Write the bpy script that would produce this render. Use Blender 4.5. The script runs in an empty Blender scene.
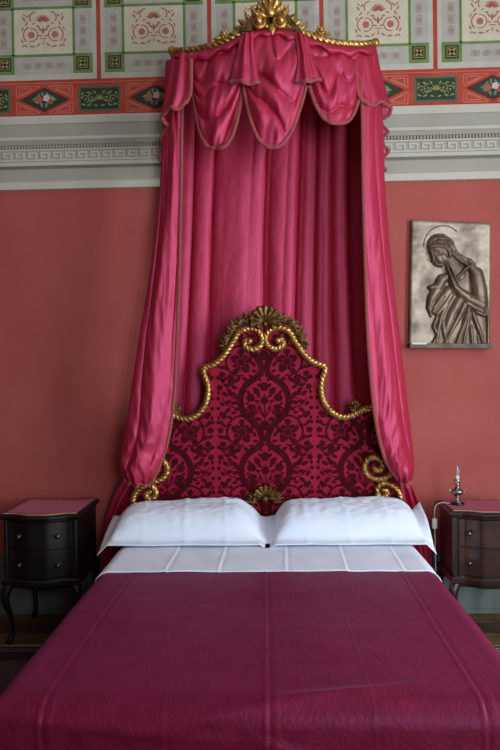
import bpy, bmesh, math, random
from mathutils import Vector, Matrix, Euler, noise
random.seed(7)
S = bpy.context.scene
COL = S.collection
PI = math.pi

# ------------------------------------------------------------------ camera
F = 630.0                      # focal length in pixels of the 500x750 frame
CAM = Vector((0.0, -4.15, 1.60))
YAW, PITCH, ROLL = math.radians(1.82), math.radians(-0.45), math.radians(-0.80)
cd = bpy.data.cameras.new('camera'); co = bpy.data.objects.new('camera', cd); COL.objects.link(co)
cd.sensor_fit = 'VERTICAL'; cd.sensor_height = 36.0; cd.sensor_width = 24.0
cd.lens = F / 750 * 36; cd.clip_start = 0.05
RM = (Matrix.Rotation(YAW, 3, 'Z') @ Matrix.Rotation(PI/2 + PITCH, 3, 'X') @ Matrix.Rotation(ROLL, 3, 'Z'))
co.matrix_world = Matrix.Translation(CAM) @ RM.to_4x4()
S.camera = co

# ------------------------------------------------------------------ light
S.view_settings.view_transform = 'Standard'; S.view_settings.look = 'None'
S.view_settings.exposure = 0.0; S.view_settings.gamma = 1.0
S.view_settings.use_curve_mapping = False
W = bpy.data.worlds.new('sky'); S.world = W; W.use_nodes = True
W.node_tree.nodes['Background'].inputs[0].default_value = (0.62, 0.76, 1.0, 1)
W.node_tree.nodes['Background'].inputs[1].default_value = 0.6
XL, XR, YF, ZC = -3.4, 2.9, -6.4, 4.75       # room: left, right, rear, ceiling
def daylight(name, loc, rot, sx, sy, power, col):
    l = bpy.data.lights.new(name, 'AREA'); l.shape = 'RECTANGLE'; l.size = sx; l.size_y = sy
    l.energy = power; l.color = col
    o = bpy.data.objects.new(name, l); COL.objects.link(o); o.location = loc; o.rotation_euler = rot
    return o
# daylight entering by the two windows of the right wall and the one behind the camera
WIN_R = [(-2.5, 1.25), (-5.0, 1.25)]          # centre y, width
WZ0, WZ1 = 0.55, 3.55
for i, (yc, w) in enumerate(WIN_R):
    daylight('daylight', (XR + 0.10, yc, (WZ0+WZ1)/2), (0, PI/2, 0), WZ1-WZ0, w, (134, 36)[i], (0.80, 0.90, 1.0))
WIN_F = [(1.75, 1.3)]
for i, (xc, w) in enumerate(WIN_F):
    daylight('daylight', (xc, YF - 0.10, (WZ0+WZ1)/2), (PI/2, 0, 0), w, WZ1-WZ0, 118, (0.80, 0.90, 1.0))

# ------------------------------------------------------------------ helpers
def ray(px, py):
    return RM @ Vector(((px-250)/F, (375-py)/F, -1.0))
def P(px, py, Y):
    """world point on the plane y=Y (the wall, headboard ... it belongs to) seen at that pixel"""
    r = ray(px, py); t = (Y - CAM.y) / r.y
    return CAM + r*t
def PZ(px, py, Z):
    r = ray(px, py); t = (Z - CAM.z) / r.z
    return CAM + r*t

def mesh(name, v, f, m=None, parent=None, smooth=True, mats=None, fm=None):
    me = bpy.data.meshes.new(name); me.from_pydata([tuple(p) for p in v], [], f)
    if m: me.materials.append(m)
    if mats:
        for q in mats: me.materials.append(q)
        if fm: me.polygons.foreach_set('material_index', fm)
    if smooth: me.polygons.foreach_set('use_smooth', [True]*len(me.polygons))
    me.update()
    o = bpy.data.objects.new(name, me); COL.objects.link(o)
    if parent is not None:
        o.parent = parent
        o.matrix_parent_inverse = Matrix.Translation(-parent.location) if parent.rotation_euler.z == 0 else parent.matrix_basis.inverted()
    return o
def fixn(o):
    bm = bmesh.new(); bm.from_mesh(o.data); bmesh.ops.recalc_face_normals(bm, faces=bm.faces); bm.to_mesh(o.data); bm.free(); return o
def thing(name, label, cat, loc=(0, 0, 0), group=None, rz=0):
    o = bpy.data.objects.new(name, None); COL.objects.link(o); o.location = loc; o.rotation_euler.z = rz
    o.empty_display_size = 0.1
    return tag(o, label, cat, group)
def tag(o, label, cat, group=None):
    o['label'] = label; o['category'] = cat
    if group: o['group'] = group
    return o
def struct(o):
    o['kind'] = 'structure'; return o

class B:
    """collects shapes into one mesh"""
    def __init__(s): s.v = []; s.f = []
    def add(s, v, f):
        n = len(s.v); s.v += [Vector(p) for p in v]; s.f += [tuple(i+n for i in q) for q in f]
    def box(s, x0, x1, y0, y1, z0, z1, bev=0.0):
        if bev <= 0:
            v = [(x, y, z) for z in (z0, z1) for y in (y0, y1) for x in (x0, x1)]
            s.add(v, [(0, 2, 3, 1), (4, 5, 7, 6), (0, 1, 5, 4), (2, 6, 7, 3), (0, 4, 6, 2), (1, 3, 7, 5)]); return s
        bm = bmesh.new(); bmesh.ops.create_cube(bm, size=1)
        for q in bm.verts: q.co = Vector(((x0+x1)/2+q.co.x*(x1-x0), (y0+y1)/2+q.co.y*(y1-y0), (z0+z1)/2+q.co.z*(z1-z0)))
        bmesh.ops.bevel(bm, geom=bm.edges[:], offset=bev, segments=2, affect='EDGES', profile=.5)
        bm.verts.index_update()
        s.add([q.co.copy() for q in bm.verts], [tuple(q.index for q in f.verts) for f in bm.faces]); bm.free(); return s
    def prism(s, poly, y0, y1):
        """poly of (x,z); front at y0 (towards the room), back at y1"""
        n = len(poly)
        v = [(x, y0, z) for x, z in poly] + [(x, y1, z) for x, z in poly]
        f = [tuple(range(n))] + [(i, i+n, (i+1) % n+n, (i+1) % n) for i in range(n)]
        s.add(v, f); return s
    def lathe(s, prof, c, n=24):
        v = []; f = []
        for r, z in prof:
            for k in range(n):
                a = 2*PI*k/n; v.append((c[0]+r*math.cos(a), c[1]+r*math.sin(a), c[2]+z))
        for i in range(len(prof)-1):
            for k in range(n):
                f.append((i*n+k, i*n+(k+1) % n, (i+1)*n+(k+1) % n, (i+1)*n+k))
        f.append(tuple(range(n))[::-1]); f.append(tuple((len(prof)-1)*n+k for k in range(n)))
        s.add(v, f); return s
    def rope(s, pts, R, pitch=0.078, lobes=3, depth=0.24, ref=(0, 1, 0), step=None, n=18, taper=None, flat=1.0):
        """twisted rope: lobed section turning along the path"""
        ref = Vector(ref); step = step or R*0.3
        q = resample(pts, step); m = len(q); v = []; f = []; L = 0
        for i, p in enumerate(q):
            t = (q[min(i+1, m-1)] - q[max(i-1, 0)]).normalized()
            if i: L += (q[i]-q[i-1]).length
            a = t.cross(ref)
            a = a.normalized() if a.length > 1e-4 else Vector((1, 0, 0))
            b = a.cross(t).normalized()
            rr = R*(taper(i/(m-1)) if taper else 1)
            tw = 2*PI*L/pitch
            for k in range(n):
                th = 2*PI*k/n
                lob = abs(math.cos(lobes*(th-tw)/2)) if lobes else 1
                r = rr*(1-depth+depth*lob**0.55)
                v.append(p + a*(math.cos(th)*r) + b*(math.sin(th)*r*flat))
        for i in range(m-1):
            for k in range(n):
                f.append((i*n+k, i*n+(k+1) % n, (i+1)*n+(k+1) % n, (i+1)*n+k))
        f.append(tuple(range(n))[::-1]); f.append(tuple((m-1)*n+k for k in range(n)))
        s.add(v, f); return s
    def ball(s, c, r, n=12, sc=(1, 1, 1)):
        pr = [(max(1e-4, r*math.sin(PI*i/n)), -r*math.cos(PI*i/n)) for i in range(n+1)]
        k0 = len(s.v); s.lathe(pr, (0, 0, 0), n+4)
        for i in range(k0, len(s.v)):
            p = s.v[i]; s.v[i] = Vector((c[0]+p.x*sc[0], c[1]+p.y*sc[1], c[2]+p.z*sc[2]))
        return s
    def leaf(s, c, ang, L, Wd, y=0.0, up=0.012, curl=0.25, veins=True, lobes=0):
        """carved leaf in the xz plane pointing at ang, raised towards -y"""
        n = 9; v = []; f = []
        ca, sa = math.cos(ang), math.sin(ang)
        for i in range(n+1):
            t = i/n
            w = Wd*0.5*math.sin(PI*min(1, t**0.75))**0.8
            if lobes: w *= 1-0.28*abs(math.sin(lobes*PI*t))
            if i == n: w = Wd*0.02
            if i == 0: w = Wd*0.12
            for j in range(5):
                u = (j-2)/2
                h = up*(1-0.75*abs(u)**1.5)*(0.45+0.55*math.sin(PI*t*0.9+0.2)) + curl*L*t*t*0.4
                if veins and j == 2: h -= up*0.3
                x = L*t - abs(u)*w*0.35*0; z = u*w
                v.append((c[0]+x*ca-z*sa, c[1]+y-h, c[2]+x*sa+z*ca))
        for i in range(n):
            for j in range(4):
                a = i*5+j; f.append((a, a+5, a+6, a+1))
        k = len(v)                                   # back
        v += [(p[0], p[1]+up*0.5+0.002, p[2]) for p in v]
        f += [tuple(q+k for q in g[::-1]) for g in f]
        rim = [i*5 for i in range(n+1)] + [n*5+j for j in range(1, 5)] + [i*5+4 for i in range(n-1, -1, -1)] + [3, 2, 1]
        for i in range(len(rim)):
            a, b = rim[i], rim[(i+1) % len(rim)]; f.append((a, a+k, b+k, b))
        s.add(v, f); return s
    def shell(s, c, R, y, spread=2.0, ribs=9, depth=0.03, rot=PI/2, sx=1.0):
        """scallop shell opening upwards"""
        nr, na = 9, ribs*6; v = []; f = []
        for i in range(nr+1):
            t = 0.10 + 0.90*i/nr
            for j in range(na+1):
                u = -1+2*j/na; a = rot + u*spread
                rib = math.cos(u*ribs*PI)
                rr = R*t*(1+0.05*rib*t)
                h = depth*(math.sin(PI*0.62*t+0.35)) + 0.20*depth*rib*t + (0.25*depth if i == nr-1 else 0)
                v.append((c[0]+rr*math.cos(a)*sx, y-h, c[1]+rr*math.sin(a)))
        for i in range(nr):
            for j in range(na):
                a = i*(na+1)+j; f.append((a, a+na+1, a+na+2, a+1))
        k = len(v); v += [(p[0], y+0.004, p[2]) for p in v]
        f += [tuple(q+k for q in g[::-1]) for g in f]
        n1 = na+1
        rim = [j for j in range(n1)] + [i*n1+na for i in range(1, nr+1)] + [nr*n1+j for j in range(na-1, -1, -1)] + [i*n1 for i in range(nr-1, 0, -1)]
        for i in range(len(rim)):
            a, b = rim[i], rim[(i+1) % len(rim)]; f.append((a, a+k, b+k, b))
        s.add(v, f); return s
    def done(s, name, m, parent=None, smooth=True, fix=True):
        o = mesh(name, s.v, s.f, m, parent, smooth)
        if fix: fixn(o)
        return o

def catmull(p, per=8):
    p = [Vector(q) for q in p]; out = []
    for i in range(len(p)-1):
        a, b, c, d = p[max(i-1, 0)], p[i], p[i+1], p[min(i+2, len(p)-1)]
        for k in range(per):
            t = k/per
            out.append(0.5*((2*b)+(c-a)*t+(2*a-5*b+4*c-d)*t*t+(3*b-a-3*c+d)*t**3))
    out.append(p[-1]); return out
def resample(pts, step):
    d = [0]
    for i in range(1, len(pts)): d.append(d[-1]+(pts[i]-pts[i-1]).length)
    n = max(2, int(d[-1]/step)); out = []; j = 0
    for i in range(n+1):
        x = d[-1]*i/n
        while j < len(pts)-2 and d[j+1] < x: j += 1
        t = (x-d[j])/max(1e-9, d[j+1]-d[j]); out.append(pts[j].lerp(pts[j+1], min(1, t)))
    return out
def at(pts, t):
    """point at fraction t of a dense polyline, by index"""
    x = t*(len(pts)-1); i = min(int(x), len(pts)-2); return pts[i].lerp(pts[i+1], x-i)
def inside(x, z, poly):
    r = False; j = len(poly)-1
    for i in range(len(poly)):
        xi, zi = poly[i]; xj, zj = poly[j]
        if (zi > z) != (zj > z) and x < (xj-xi)*(z-zi)/(zj-zi)+xi: r = not r
        j = i
    return r
def nz(x, y, z=0.0): return noise.noise(Vector((x, y, z)))
def sstep(a, b, x):
    t = max(0, min(1, (x-a)/(b-a))); return t*t*(3-2*t)

# ------------------------------------------------------------------ materials
def lin(c):
    return tuple(((x/255)/12.92 if x/255 <= .04045 else ((x/255+.055)/1.055)**2.4) for x in c) + (1,)
def mat(name, rgb, rough=0.6, metal=0.0, rgb2=None, scale=8.0, detail=4.0, stretch=(1, 1, 1), bump=0.0, bscale=60.0,
        sheen=0.0, sheen_tint=None, spec=0.5, spec_tint=None, coat=0.0, rough2=None, thr=(0.35, 0.65), bstretch=(1, 1, 1), trans=0.0, wave=None):
    m = bpy.data.materials.new(name); m.use_nodes = True; nt = m.node_tree; N = nt.nodes; L = nt.links
    p = N['Principled BSDF']
    p.inputs['Base Color'].default_value = lin(rgb); p.inputs['Roughness'].default_value = rough; p.inputs['Metallic'].default_value = metal
    p.inputs['Specular IOR Level'].default_value = spec
    if spec_tint: p.inputs['Specular Tint'].default_value = lin(spec_tint)
    p.inputs['Sheen Weight'].default_value = sheen
    if sheen_tint: p.inputs['Sheen Tint'].default_value = lin(sheen_tint)
    p.inputs['Coat Weight'].default_value = coat
    p.inputs['Transmission Weight'].default_value = trans
    tc = N.new('ShaderNodeTexCoord')
    def mp(st):
        g = N.new('ShaderNodeMapping'); g.inputs['Scale'].default_value = st; L.new(tc.outputs['Object'], g.inputs['Vector']); return g
    if rgb2:
        t = N.new('ShaderNodeTexNoise'); t.inputs['Scale'].default_value = scale; t.inputs['Detail'].default_value = detail
        L.new(mp(stretch).outputs[0], t.inputs['Vector'])
        r = N.new('ShaderNodeValToRGB'); r.color_ramp.elements[0].position = thr[0]; r.color_ramp.elements[1].position = thr[1]
        r.color_ramp.elements[0].color = lin(rgb); r.color_ramp.elements[1].color = lin(rgb2)
        L.new(t.outputs['Fac'], r.inputs['Fac']); L.new(r.outputs['Color'], p.inputs['Base Color'])
        if rough2 is not None:
            mr = N.new('ShaderNodeMapRange'); mr.inputs['To Min'].default_value = rough; mr.inputs['To Max'].default_value = rough2
            mr.inputs['From Min'].default_value = thr[0]; mr.inputs['From Max'].default_value = thr[1]
            L.new(t.outputs['Fac'], mr.inputs['Value']); L.new(mr.outputs[0], p.inputs['Roughness'])
    if bump:
        t = N.new('ShaderNodeTexNoise'); t.inputs['Scale'].default_value = bscale; t.inputs['Detail'].default_value = 3
        L.new(mp(bstretch).outputs[0], t.inputs['Vector'])
        b = N.new('ShaderNodeBump'); b.inputs['Strength'].default_value = bump; b.inputs['Distance'].default_value = 0.01
        L.new(t.outputs['Fac'], b.inputs['Height']); L.new(b.outputs[0], p.inputs['Normal'])
    return m
M = {}
M['wall'] = mat('salmon_wall_paint', (174, 81, 72), 0.75, rgb2=(182, 91, 82), scale=2.2, detail=6, bump=0.08, bscale=35, spec=0.3)
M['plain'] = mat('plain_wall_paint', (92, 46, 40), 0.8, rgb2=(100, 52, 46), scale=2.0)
M['ceil'] = mat('ceiling_plaster', (226, 222, 214), 0.85, rgb2=(218, 214, 206), scale=2)
M['red'] = mat('frieze_red', (178, 64, 52), 0.75, rgb2=(188, 80, 66), scale=9, spec=.3)
M['redline'] = mat('frieze_line_red', (214, 122, 96), 0.75, rgb2=(204, 104, 82), scale=14, spec=.3)
M['panelw'] = mat('panel_ivory', (204, 198, 180), 0.8, rgb2=(192, 186, 168), scale=12, spec=.3)
M['panelc'] = mat('panel_cream', (222, 212, 184), 0.8, rgb2=(210, 200, 174), scale=12, spec=.3)
M['panelg'] = mat('panel_grey', (192, 186, 172), 0.8, rgb2=(182, 176, 162), scale=12, spec=.3)
M['green'] = mat('frieze_green', (106, 132, 74), 0.75, rgb2=(122, 146, 88), scale=14, spec=.3)
M['dgreen'] = mat('frieze_dark_green', (42, 58, 42), 0.7, rgb2=(56, 74, 52), scale=20, spec=.3)
M['mgreen'] = mat('frieze_mid_green', (78, 102, 76), 0.7, rgb2=(92, 112, 84), scale=20, spec=.3)
M['brown'] = mat('frieze_brown', (66, 44, 34), 0.7, rgb2=(84, 58, 44), scale=30, spec=.3)
M['ochre'] = mat('frieze_ochre', (168, 160, 96), 0.7, rgb2=(146, 138, 84), scale=30, spec=.3)
M['terra'] = mat('ornament_terracotta', (182, 104, 84), 0.8, rgb2=(196, 122, 100), scale=30, spec=.3)
M['taupe'] = mat('ornament_taupe', (176, 152, 138), 0.8, rgb2=(166, 142, 126), scale=30, spec=.3)
M['leafp'] = mat('painted_leaf', (96, 118, 96), 0.7, rgb2=(130, 146, 122), scale=40, spec=.3)
M['fpink'] = mat('painted_blossom_pale', (216, 190, 180), 0.7)
M['fred'] = mat('painted_blossom_red', (190, 86, 66), 0.7)
M['corn'] = mat('cornice_grey', (176, 171, 154), 0.8, rgb2=(168, 163, 146), scale=4, spec=.3)
M['cornl'] = mat('cornice_light', (208, 202, 184), 0.8, rgb2=(200, 194, 176), scale=4, spec=.3)
M['cornd'] = mat('cornice_dark', (128, 128, 120), 0.8, rgb2=(118, 118, 110), scale=6, spec=.3)
M['skirt'] = mat('skirting_green_grey', (112, 124, 116), 0.55, rgb2=(98, 112, 104), scale=5)
M['wood_floor'] = mat('floor_boards', (112, 90, 48), 0.45, rgb2=(86, 62, 36), scale=3, stretch=(1, 9, 1), detail=6)
M['wood_floor2'] = mat('floor_boards_dark', (84, 58, 38), 0.45, rgb2=(70, 46, 30), scale=3, stretch=(1, 9, 1), detail=6)
M['subfloor'] = mat('subfloor', (40, 28, 20), 0.8)
M['gold'] = mat('gilt_wood', (214, 166, 94), 0.34, 0.85, rgb2=(128, 86, 42), scale=26, thr=(0.42, 0.72), rough2=0.5, bump=.1, bscale=120)
M['oldgold'] = mat('aged_gilt', (132, 98, 54), 0.42, 0.8, rgb2=(62, 42, 22), scale=34, thr=(0.4, 0.66), rough2=0.55, bump=.15, bscale=120)
def silk(name, red, pink, fac):
    m = bpy.data.materials.new(name); m.use_nodes = True; nt = m.node_tree; N = nt.nodes; L = nt.links
    N.remove(N['Principled BSDF']); out = N['Material Output']
    d = N.new('ShaderNodeBsdfDiffuse'); d.inputs['Color'].default_value = lin(red)
    g = N.new('ShaderNodeBsdfAnisotropic'); g.inputs['Color'].default_value = lin(pink); g.inputs['Roughness'].default_value = .60
    mx = N.new('ShaderNodeMixShader'); mx.inputs[0].default_value = fac
    L.new(d.outputs[0], mx.inputs[1]); L.new(g.outputs[0], mx.inputs[2]); L.new(mx.outputs[0], out.inputs[0])
    tc = N.new('ShaderNodeTexCoord'); mp = N.new('ShaderNodeMapping'); mp.inputs['Scale'].default_value = (1, 1, .45)
    t = N.new('ShaderNodeTexNoise'); t.inputs['Scale'].default_value = 13; t.inputs['Detail'].default_value = 4; t.inputs['Distortion'].default_value = .6
    t2 = N.new('ShaderNodeTexNoise'); t2.inputs['Scale'].default_value = 300; t2.inputs['Detail'].default_value = 2
    L.new(tc.outputs['Object'], mp.inputs[0]); L.new(mp.outputs[0], t.inputs['Vector']); L.new(tc.outputs['Object'], t2.inputs['Vector'])
    b1 = N.new('ShaderNodeBump'); b1.inputs['Strength'].default_value = .30; b1.inputs['Distance'].default_value = .02; L.new(t.outputs['Fac'], b1.inputs['Height'])
    b2 = N.new('ShaderNodeBump'); b2.inputs['Strength'].default_value = .12; b2.inputs['Distance'].default_value = .002; L.new(t2.outputs['Fac'], b2.inputs['Height']); L.new(b1.outputs[0], b2.inputs['Normal'])
    L.new(b2.outputs[0], d.inputs['Normal']); L.new(b2.outputs[0], g.inputs['Normal'])
    return m
M['silk'] = silk('crimson_shot_silk', (180, 30, 52), (222, 118, 156), .33)
M['silkd'] = mat('crimson_silk_lining', (150, 22, 52), 0.5, 0.1, sheen=.3, sheen_tint=(255, 100, 150))
M['trim'] = mat('braid_trim', (150, 52, 62), 0.8, rgb2=(176, 92, 82), scale=160, bump=.6, bscale=260, sheen=.4, sheen_tint=(230, 150, 140))
M['velg'] = mat('damask_ground', (150, 20, 50), 0.6, 0.0, rgb2=(162, 28, 58), scale=20, sheen=.05, sheen_tint=(255, 90, 130), spec=.12, bump=.1, bscale=300)
M['velp'] = mat('damask_pile', (66, 3, 13), 0.95, 0.0, rgb2=(84, 6, 20), scale=25, sheen=.04, sheen_tint=(200, 40, 70), bump=.4, bscale=500, spec=.2)
M['sheet'] = mat('white_linen', (238, 245, 255), 0.75, rgb2=(232, 240, 254), scale=5, bump=.08, bscale=40, sheen=.15)
M['cover'] = mat('burgundy_coverlet', (98, 13, 38), 0.5, 0.0, rgb2=(112, 18, 46), scale=16, detail=8, bump=.22, bscale=70, bstretch=(1, .35, 1), sheen=.12, sheen_tint=(220, 130, 210), spec=.4, spec_tint=(255, 170, 230))
M['wood'] = mat('walnut', (50, 25, 17), 0.34, rgb2=(27, 13, 10), scale=5, stretch=(5, 5, 1), detail=6, coat=.25)
M['woodl'] = mat('walnut_burr', (66, 36, 24), 0.32, rgb2=(36, 18, 12), scale=14, detail=8, coat=.3)
M['wood_shaded'] = mat('shaded_dark_walnut', (17, 10, 8), 0.45, rgb2=(10, 6, 5), scale=6, stretch=(5, 5, 1), detail=6, coat=.15)  # dark wood of the left chest, blackened further to hold the shade there
M['brass'] = mat('knob_metal', (120, 108, 92), 0.35, 0.9, rgb2=(80, 68, 56), scale=40)
M['tcloth'] = mat('rose_table_cloth', (136, 40, 62), 0.6, rgb2=(148, 50, 72), scale=30, bump=.15, bscale=200, sheen=.4, sheen_tint=(230, 150, 170))
M['gimp'] = mat('gold_gimp_edge', (188, 158, 116), 0.7, rgb2=(160, 120, 90), scale=120)
M['slab'] = mat('worn_pewter_bronze', (176, 160, 140), 0.42, 0.5, rgb2=(120, 104, 88), scale=7, detail=7, thr=(0.38, 0.68), rough2=.55, bump=.25, bscale=18)
M['bronze'] = mat('brown_bronze', (132, 112, 92), 0.36, 0.5, rgb2=(88, 70, 56), scale=9, detail=5, thr=(0.35, 0.7), rough2=.5, bump=.15, bscale=40)
M['bronzed'] = mat('dark_bronze_edge', (104, 88, 74), 0.45, 0.5, rgb2=(70, 56, 46), scale=12)
M['bright'] = mat('polished_wear', (178, 166, 148), 0.4, 0.6)
M['silver'] = mat('tarnished_silver', (200, 194, 190), 0.28, 1.0, rgb2=(96, 90, 86), scale=50, thr=(.4, .7))
M['black'] = mat('black_base', (16, 14, 14), 0.35)
M['ivory'] = mat('candle_sleeve', (226, 222, 216), 0.5)
M['bulb'] = mat('clear_bulb', (236, 232, 255), 0.05, trans=0.75, spec=.8)
M['plastic'] = mat('white_plastic', (226, 224, 214), 0.4)
M['cord'] = mat('pale_cord', (190, 182, 170), 0.5)
M['rugd'] = mat('rug_field', (56, 18, 22), 0.95, rgb2=(30, 16, 24), scale=26, detail=1, thr=(.47, .53), bump=.4, bscale=300, sheen=.2)
M['rugr'] = mat('rug_red', (128, 30, 34), 0.95, rgb2=(96, 20, 28), scale=40, bump=.4, bscale=300)
M['rugc'] = mat('rug_cream', (190, 176, 156), 0.95, rgb2=(166, 150, 130), scale=40, bump=.4, bscale=300)
M['rugk'] = mat('rug_black', (26, 18, 22), 0.95, rgb2=(40, 24, 26), scale=40, bump=.4, bscale=300)
M['winframe'] = mat('window_paint', (214, 210, 200), 0.5)
M['mattress'] = mat('mattress_ticking', (220, 214, 204), 0.8)

# ================================================================== THE ROOM
TH = 0.25
floor = struct(B().box(XL-TH, XR+TH, YF-TH, TH, -0.15, -0.02).done('floor', M['subfloor'], smooth=False))
pm = {}
x = 0; k = 0; y = 0.0
while y > YF:
    y1 = max(YF, y-0.165)
    B().box(XL, XR, y1+0.003, y-(0.003 if y < 0 else 0), -0.022, 0.0).done('plank', M['wood_floor2'] if k % 3 == 1 else M['wood_floor'], floor, False)
    y = y1; k += 1
struct(B().box(XL-TH, XR+TH, YF-TH, TH, ZC, ZC+.2).done('ceiling', M['ceil'], smooth=False))
wall = struct(B().box(XL-TH, XR+TH, 0, TH, -0.02, ZC).done('wall_back', M['wall'], smooth=False))
struct(B().box(XL-TH, XL, YF, 0, -0.02, ZC).done('wall_left', M['plain'], smooth=False))
b = B(); ys = [0.0]
for yc, w in WIN_R: ys += [yc+w/2, yc-w/2]
ys.append(YF)
for i in range(0, len(ys), 2): b.box(XR, XR+TH, ys[i+1], ys[i], -0.02, ZC)
for yc, w in WIN_R:
    b.box(XR, XR+TH, yc-w/2, yc+w/2, -0.02, WZ0); b.box(XR, XR+TH, yc-w/2, yc+w/2, WZ1, ZC)
struct(b.done('wall_right', M['plain'], smooth=False, fix=False))
b = B(); xs = [XL-TH]
for xc, w in WIN_F: xs += [xc-w/2, xc+w/2]
xs.append(XR+TH)
for i in range(0, len(xs), 2): b.box(xs[i], xs[i+1], YF-TH, YF, -0.02, ZC)
for xc, w in WIN_F:
    b.box(xc-w/2, xc+w/2, YF-TH, YF, -0.02, WZ0); b.box(xc-w/2, xc+w/2, YF-TH, YF, WZ1, ZC)
struct(b.done('wall_front', M['plain'], smooth=False, fix=False))
def window(n, c, w, axis):
    b = B(); t = .06
    def bar(a0, a1, z0, z1, d=.05):
        if axis == 'x': b.box(XR+.16, XR+.16+d, c+a0, c+a1, z0, z1)
        else: b.box(c+a0, c+a1, YF-.16-d, YF-.16, z0, z1)
    bar(-w/2, -w/2+t, WZ0, WZ1); bar(w/2-t, w/2, WZ0, WZ1); bar(-w/2, w/2, WZ0, WZ0+t); bar(-w/2, w/2, WZ1-t, WZ1)
    struct(b.done('window_%d' % n, M['winframe'], smooth=False, fix=False))
window(1, WIN_R[0][0], WIN_R[0][1], 'x'); window(2, WIN_R[1][0], WIN_R[1][1], 'x'); window(3, WIN_F[0][0], WIN_F[0][1], 'y')

# skirting
b = B().box(XL, XR, -.022, 0, 0, .33).box(XL, XR, -.034, 0, .33, .36).box(XL, XR, -.026, 0, .36, .385).box(XL, XR, -.03, 0, 0, .03)
struct(b.done('baseboard_back', M['skirt'], smooth=False, fix=False))

# ---- cornice: heights measured on the wall at the picture's two ends
def zw(py, px=250): return P(px, py, 0).z
# rows given at px=450 (right end) in pixels
crow = lambda py: zw(py, 450)
Z_RED0 = crow(107)
cor = struct(bpy.data.objects.new('trim_1', None)); COL.objects.link(cor)
def cstrip(y0, y1, proj, m, name='moulding', proj2=None):
    z1, z0 = crow(y0), crow(y1); p2 = proj if proj2 is None else proj2     # proj at top, proj2 at bottom
    v = [(x, y, z) for x in (XL, XR) for (y, z) in ((0, z1), (-proj, z1), (-p2, z0), (0, z0))]
    f = [(0, 1, 5, 4), (1, 2, 6, 5), (2, 3, 7, 6), (3, 0, 4, 7), (0, 3, 2, 1), (4, 5, 6, 7)]
    mesh(name, v, f, m, cor, False)
cstrip(107.3, 109.5, .040, M['cornl']); cstrip(109.5, 114.5, .040, M['cornl'], proj2=.026)
cstrip(114.5, 128, .018, M['corn'], 'fascia')
cstrip(128, 131, .032, M['cornl']); cstrip(131, 135, .028, M['corn'], proj2=.012)
cstrip(135, 139.5, .006, M['cornd'], 'fascia')
cstrip(139.5, 141, .016, M['cornl'])
cstrip(141, 153, .010, M['corn'], 'key_band')
cstrip(153, 157, .022, M['cornl'], proj2=.028); cstrip(157, 160, .012, M['cornd'])
cstrip(160, 171.5, .016, M['corn'], 'fascia')
cstrip(171.5, 174, .018, M['cornl'], proj2=.034); cstrip(174, 181, .034, M['cornl'])
# dentils
zt, zb = crow(135.6), crow(138.9); b = B(); x = XL+.05
while x < XR-.05:
    b.box(x, x+.012, -.014, 0, zb, zt); x += .021
o = b.done('dentil_row', M['corn'], cor, False, False); o['kind'] = 'stuff'
# Greek key: one mesh shared by all the repeats
kz1, kz0 = crow(142.6), crow(151.8); kh = kz1-kz0; u = kh/5; per = 7*u
b = B(); y0, y1 = -.0145, -.009
for (c0, c1, r0, r1) in [(0, 6, 0, 1), (5, 6, 1, 5), (1, 5, 4, 5), (1, 2, 2, 4), (2, 4, 2, 3), (6, 7, 0, 1)]:
    b.box(c0*u, c1*u, y0, y1, kz0+r0*u, kz0+r1*u)
k0 = None; x = XL+.05
while x < XR-.08:
    if k0 is None: k0 = b.done('greek_key', M['cornl'], cor, False, False); k = k0
    else: k = k0.copy(); COL.objects.link(k)
    k.location.x = x; x += per

# ---- painted frieze, 0.74 m repeat
PXC = [-0.735, 0.0, 0.735]; PER = 0.735
PXC = [i*PER for i in range(-4, 4)]
zf = lambda py: zw(py, 450)
ZRB0, ZRB1 = zf(107.3), zf(70)          # red band
sc = 4.15/F                              # metres per pixel on the wall
E = 0.0012
def flat(name, polys, m, lay):
    b = B()
    for p in polys: b.prism(p, -E*lay, 0 if lay < 2 else -E*(lay-1)+0.0001)
    return b.done(name, m, wall, False)
def rect(cx, cz, w, h): return [(cx-w/2, cz-h/2), (cx+w/2, cz-h/2), (cx+w/2, cz+h/2), (cx-w/2, cz+h/2)]
def disc(cx, cz, r, n=14, lob=0, a=0.18): return [(cx+r*(1+a*math.cos(lob*t))*math.cos(t), cz+r*(1+a*math.cos(lob*t))*math.sin(t)) for t in [2*PI*i/n for i in range(n)]]
def lf(cx, cz, L, w, ang, n=5):
    o = []; ca, sa = math.cos(ang), math.sin(ang)
    for sgn in (1, -1):
        for i in range(n+1):
            t = i/n if sgn == 1 else 1-i/n
            if sgn == -1 and i in (0, n): continue
            x, z = (t-.5)*L, sgn*w/2*math.sin(PI*t)**.8
            o.append((cx+x*ca-z*sa, cz+x*sa+z*ca))
    return o
def arcs(cx, cz, r, w, a0, a1, n=8):
    A = [a0+(a1-a0)*i/n for i in range(n+1)]
    return [(cx+(r+w/2)*math.cos(a), cz+(r+w/2)*math.sin(a)) for a in A] + [(cx+(r-w/2)*math.cos(a), cz+(r-w/2)*math.sin(a)) for a in A[::-1]]
zmid = (ZRB0+ZRB1)/2; hb = ZRB1-ZRB0
flat('red_band', [rect(0, zmid, XR-XL-.1, hb)], M['red'], 1)
flat('painted_wall_ground', [rect(0, (ZRB1+ZC)/2, XR-XL-.1, ZC-ZRB1)], M['red'], 1)
o_edges = [rect(0, ZRB1-.012, XR-XL-.1, .006), rect(0, ZRB0+.014, XR-XL-.1, .007)]
flat('painted_line', o_edges, M['redline'], 2)
pw = PER-.028; ph = 98*sc                # ivory panel
pz0 = ZRB1+.010; hpz = pz0+ph/2+0.0
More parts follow.
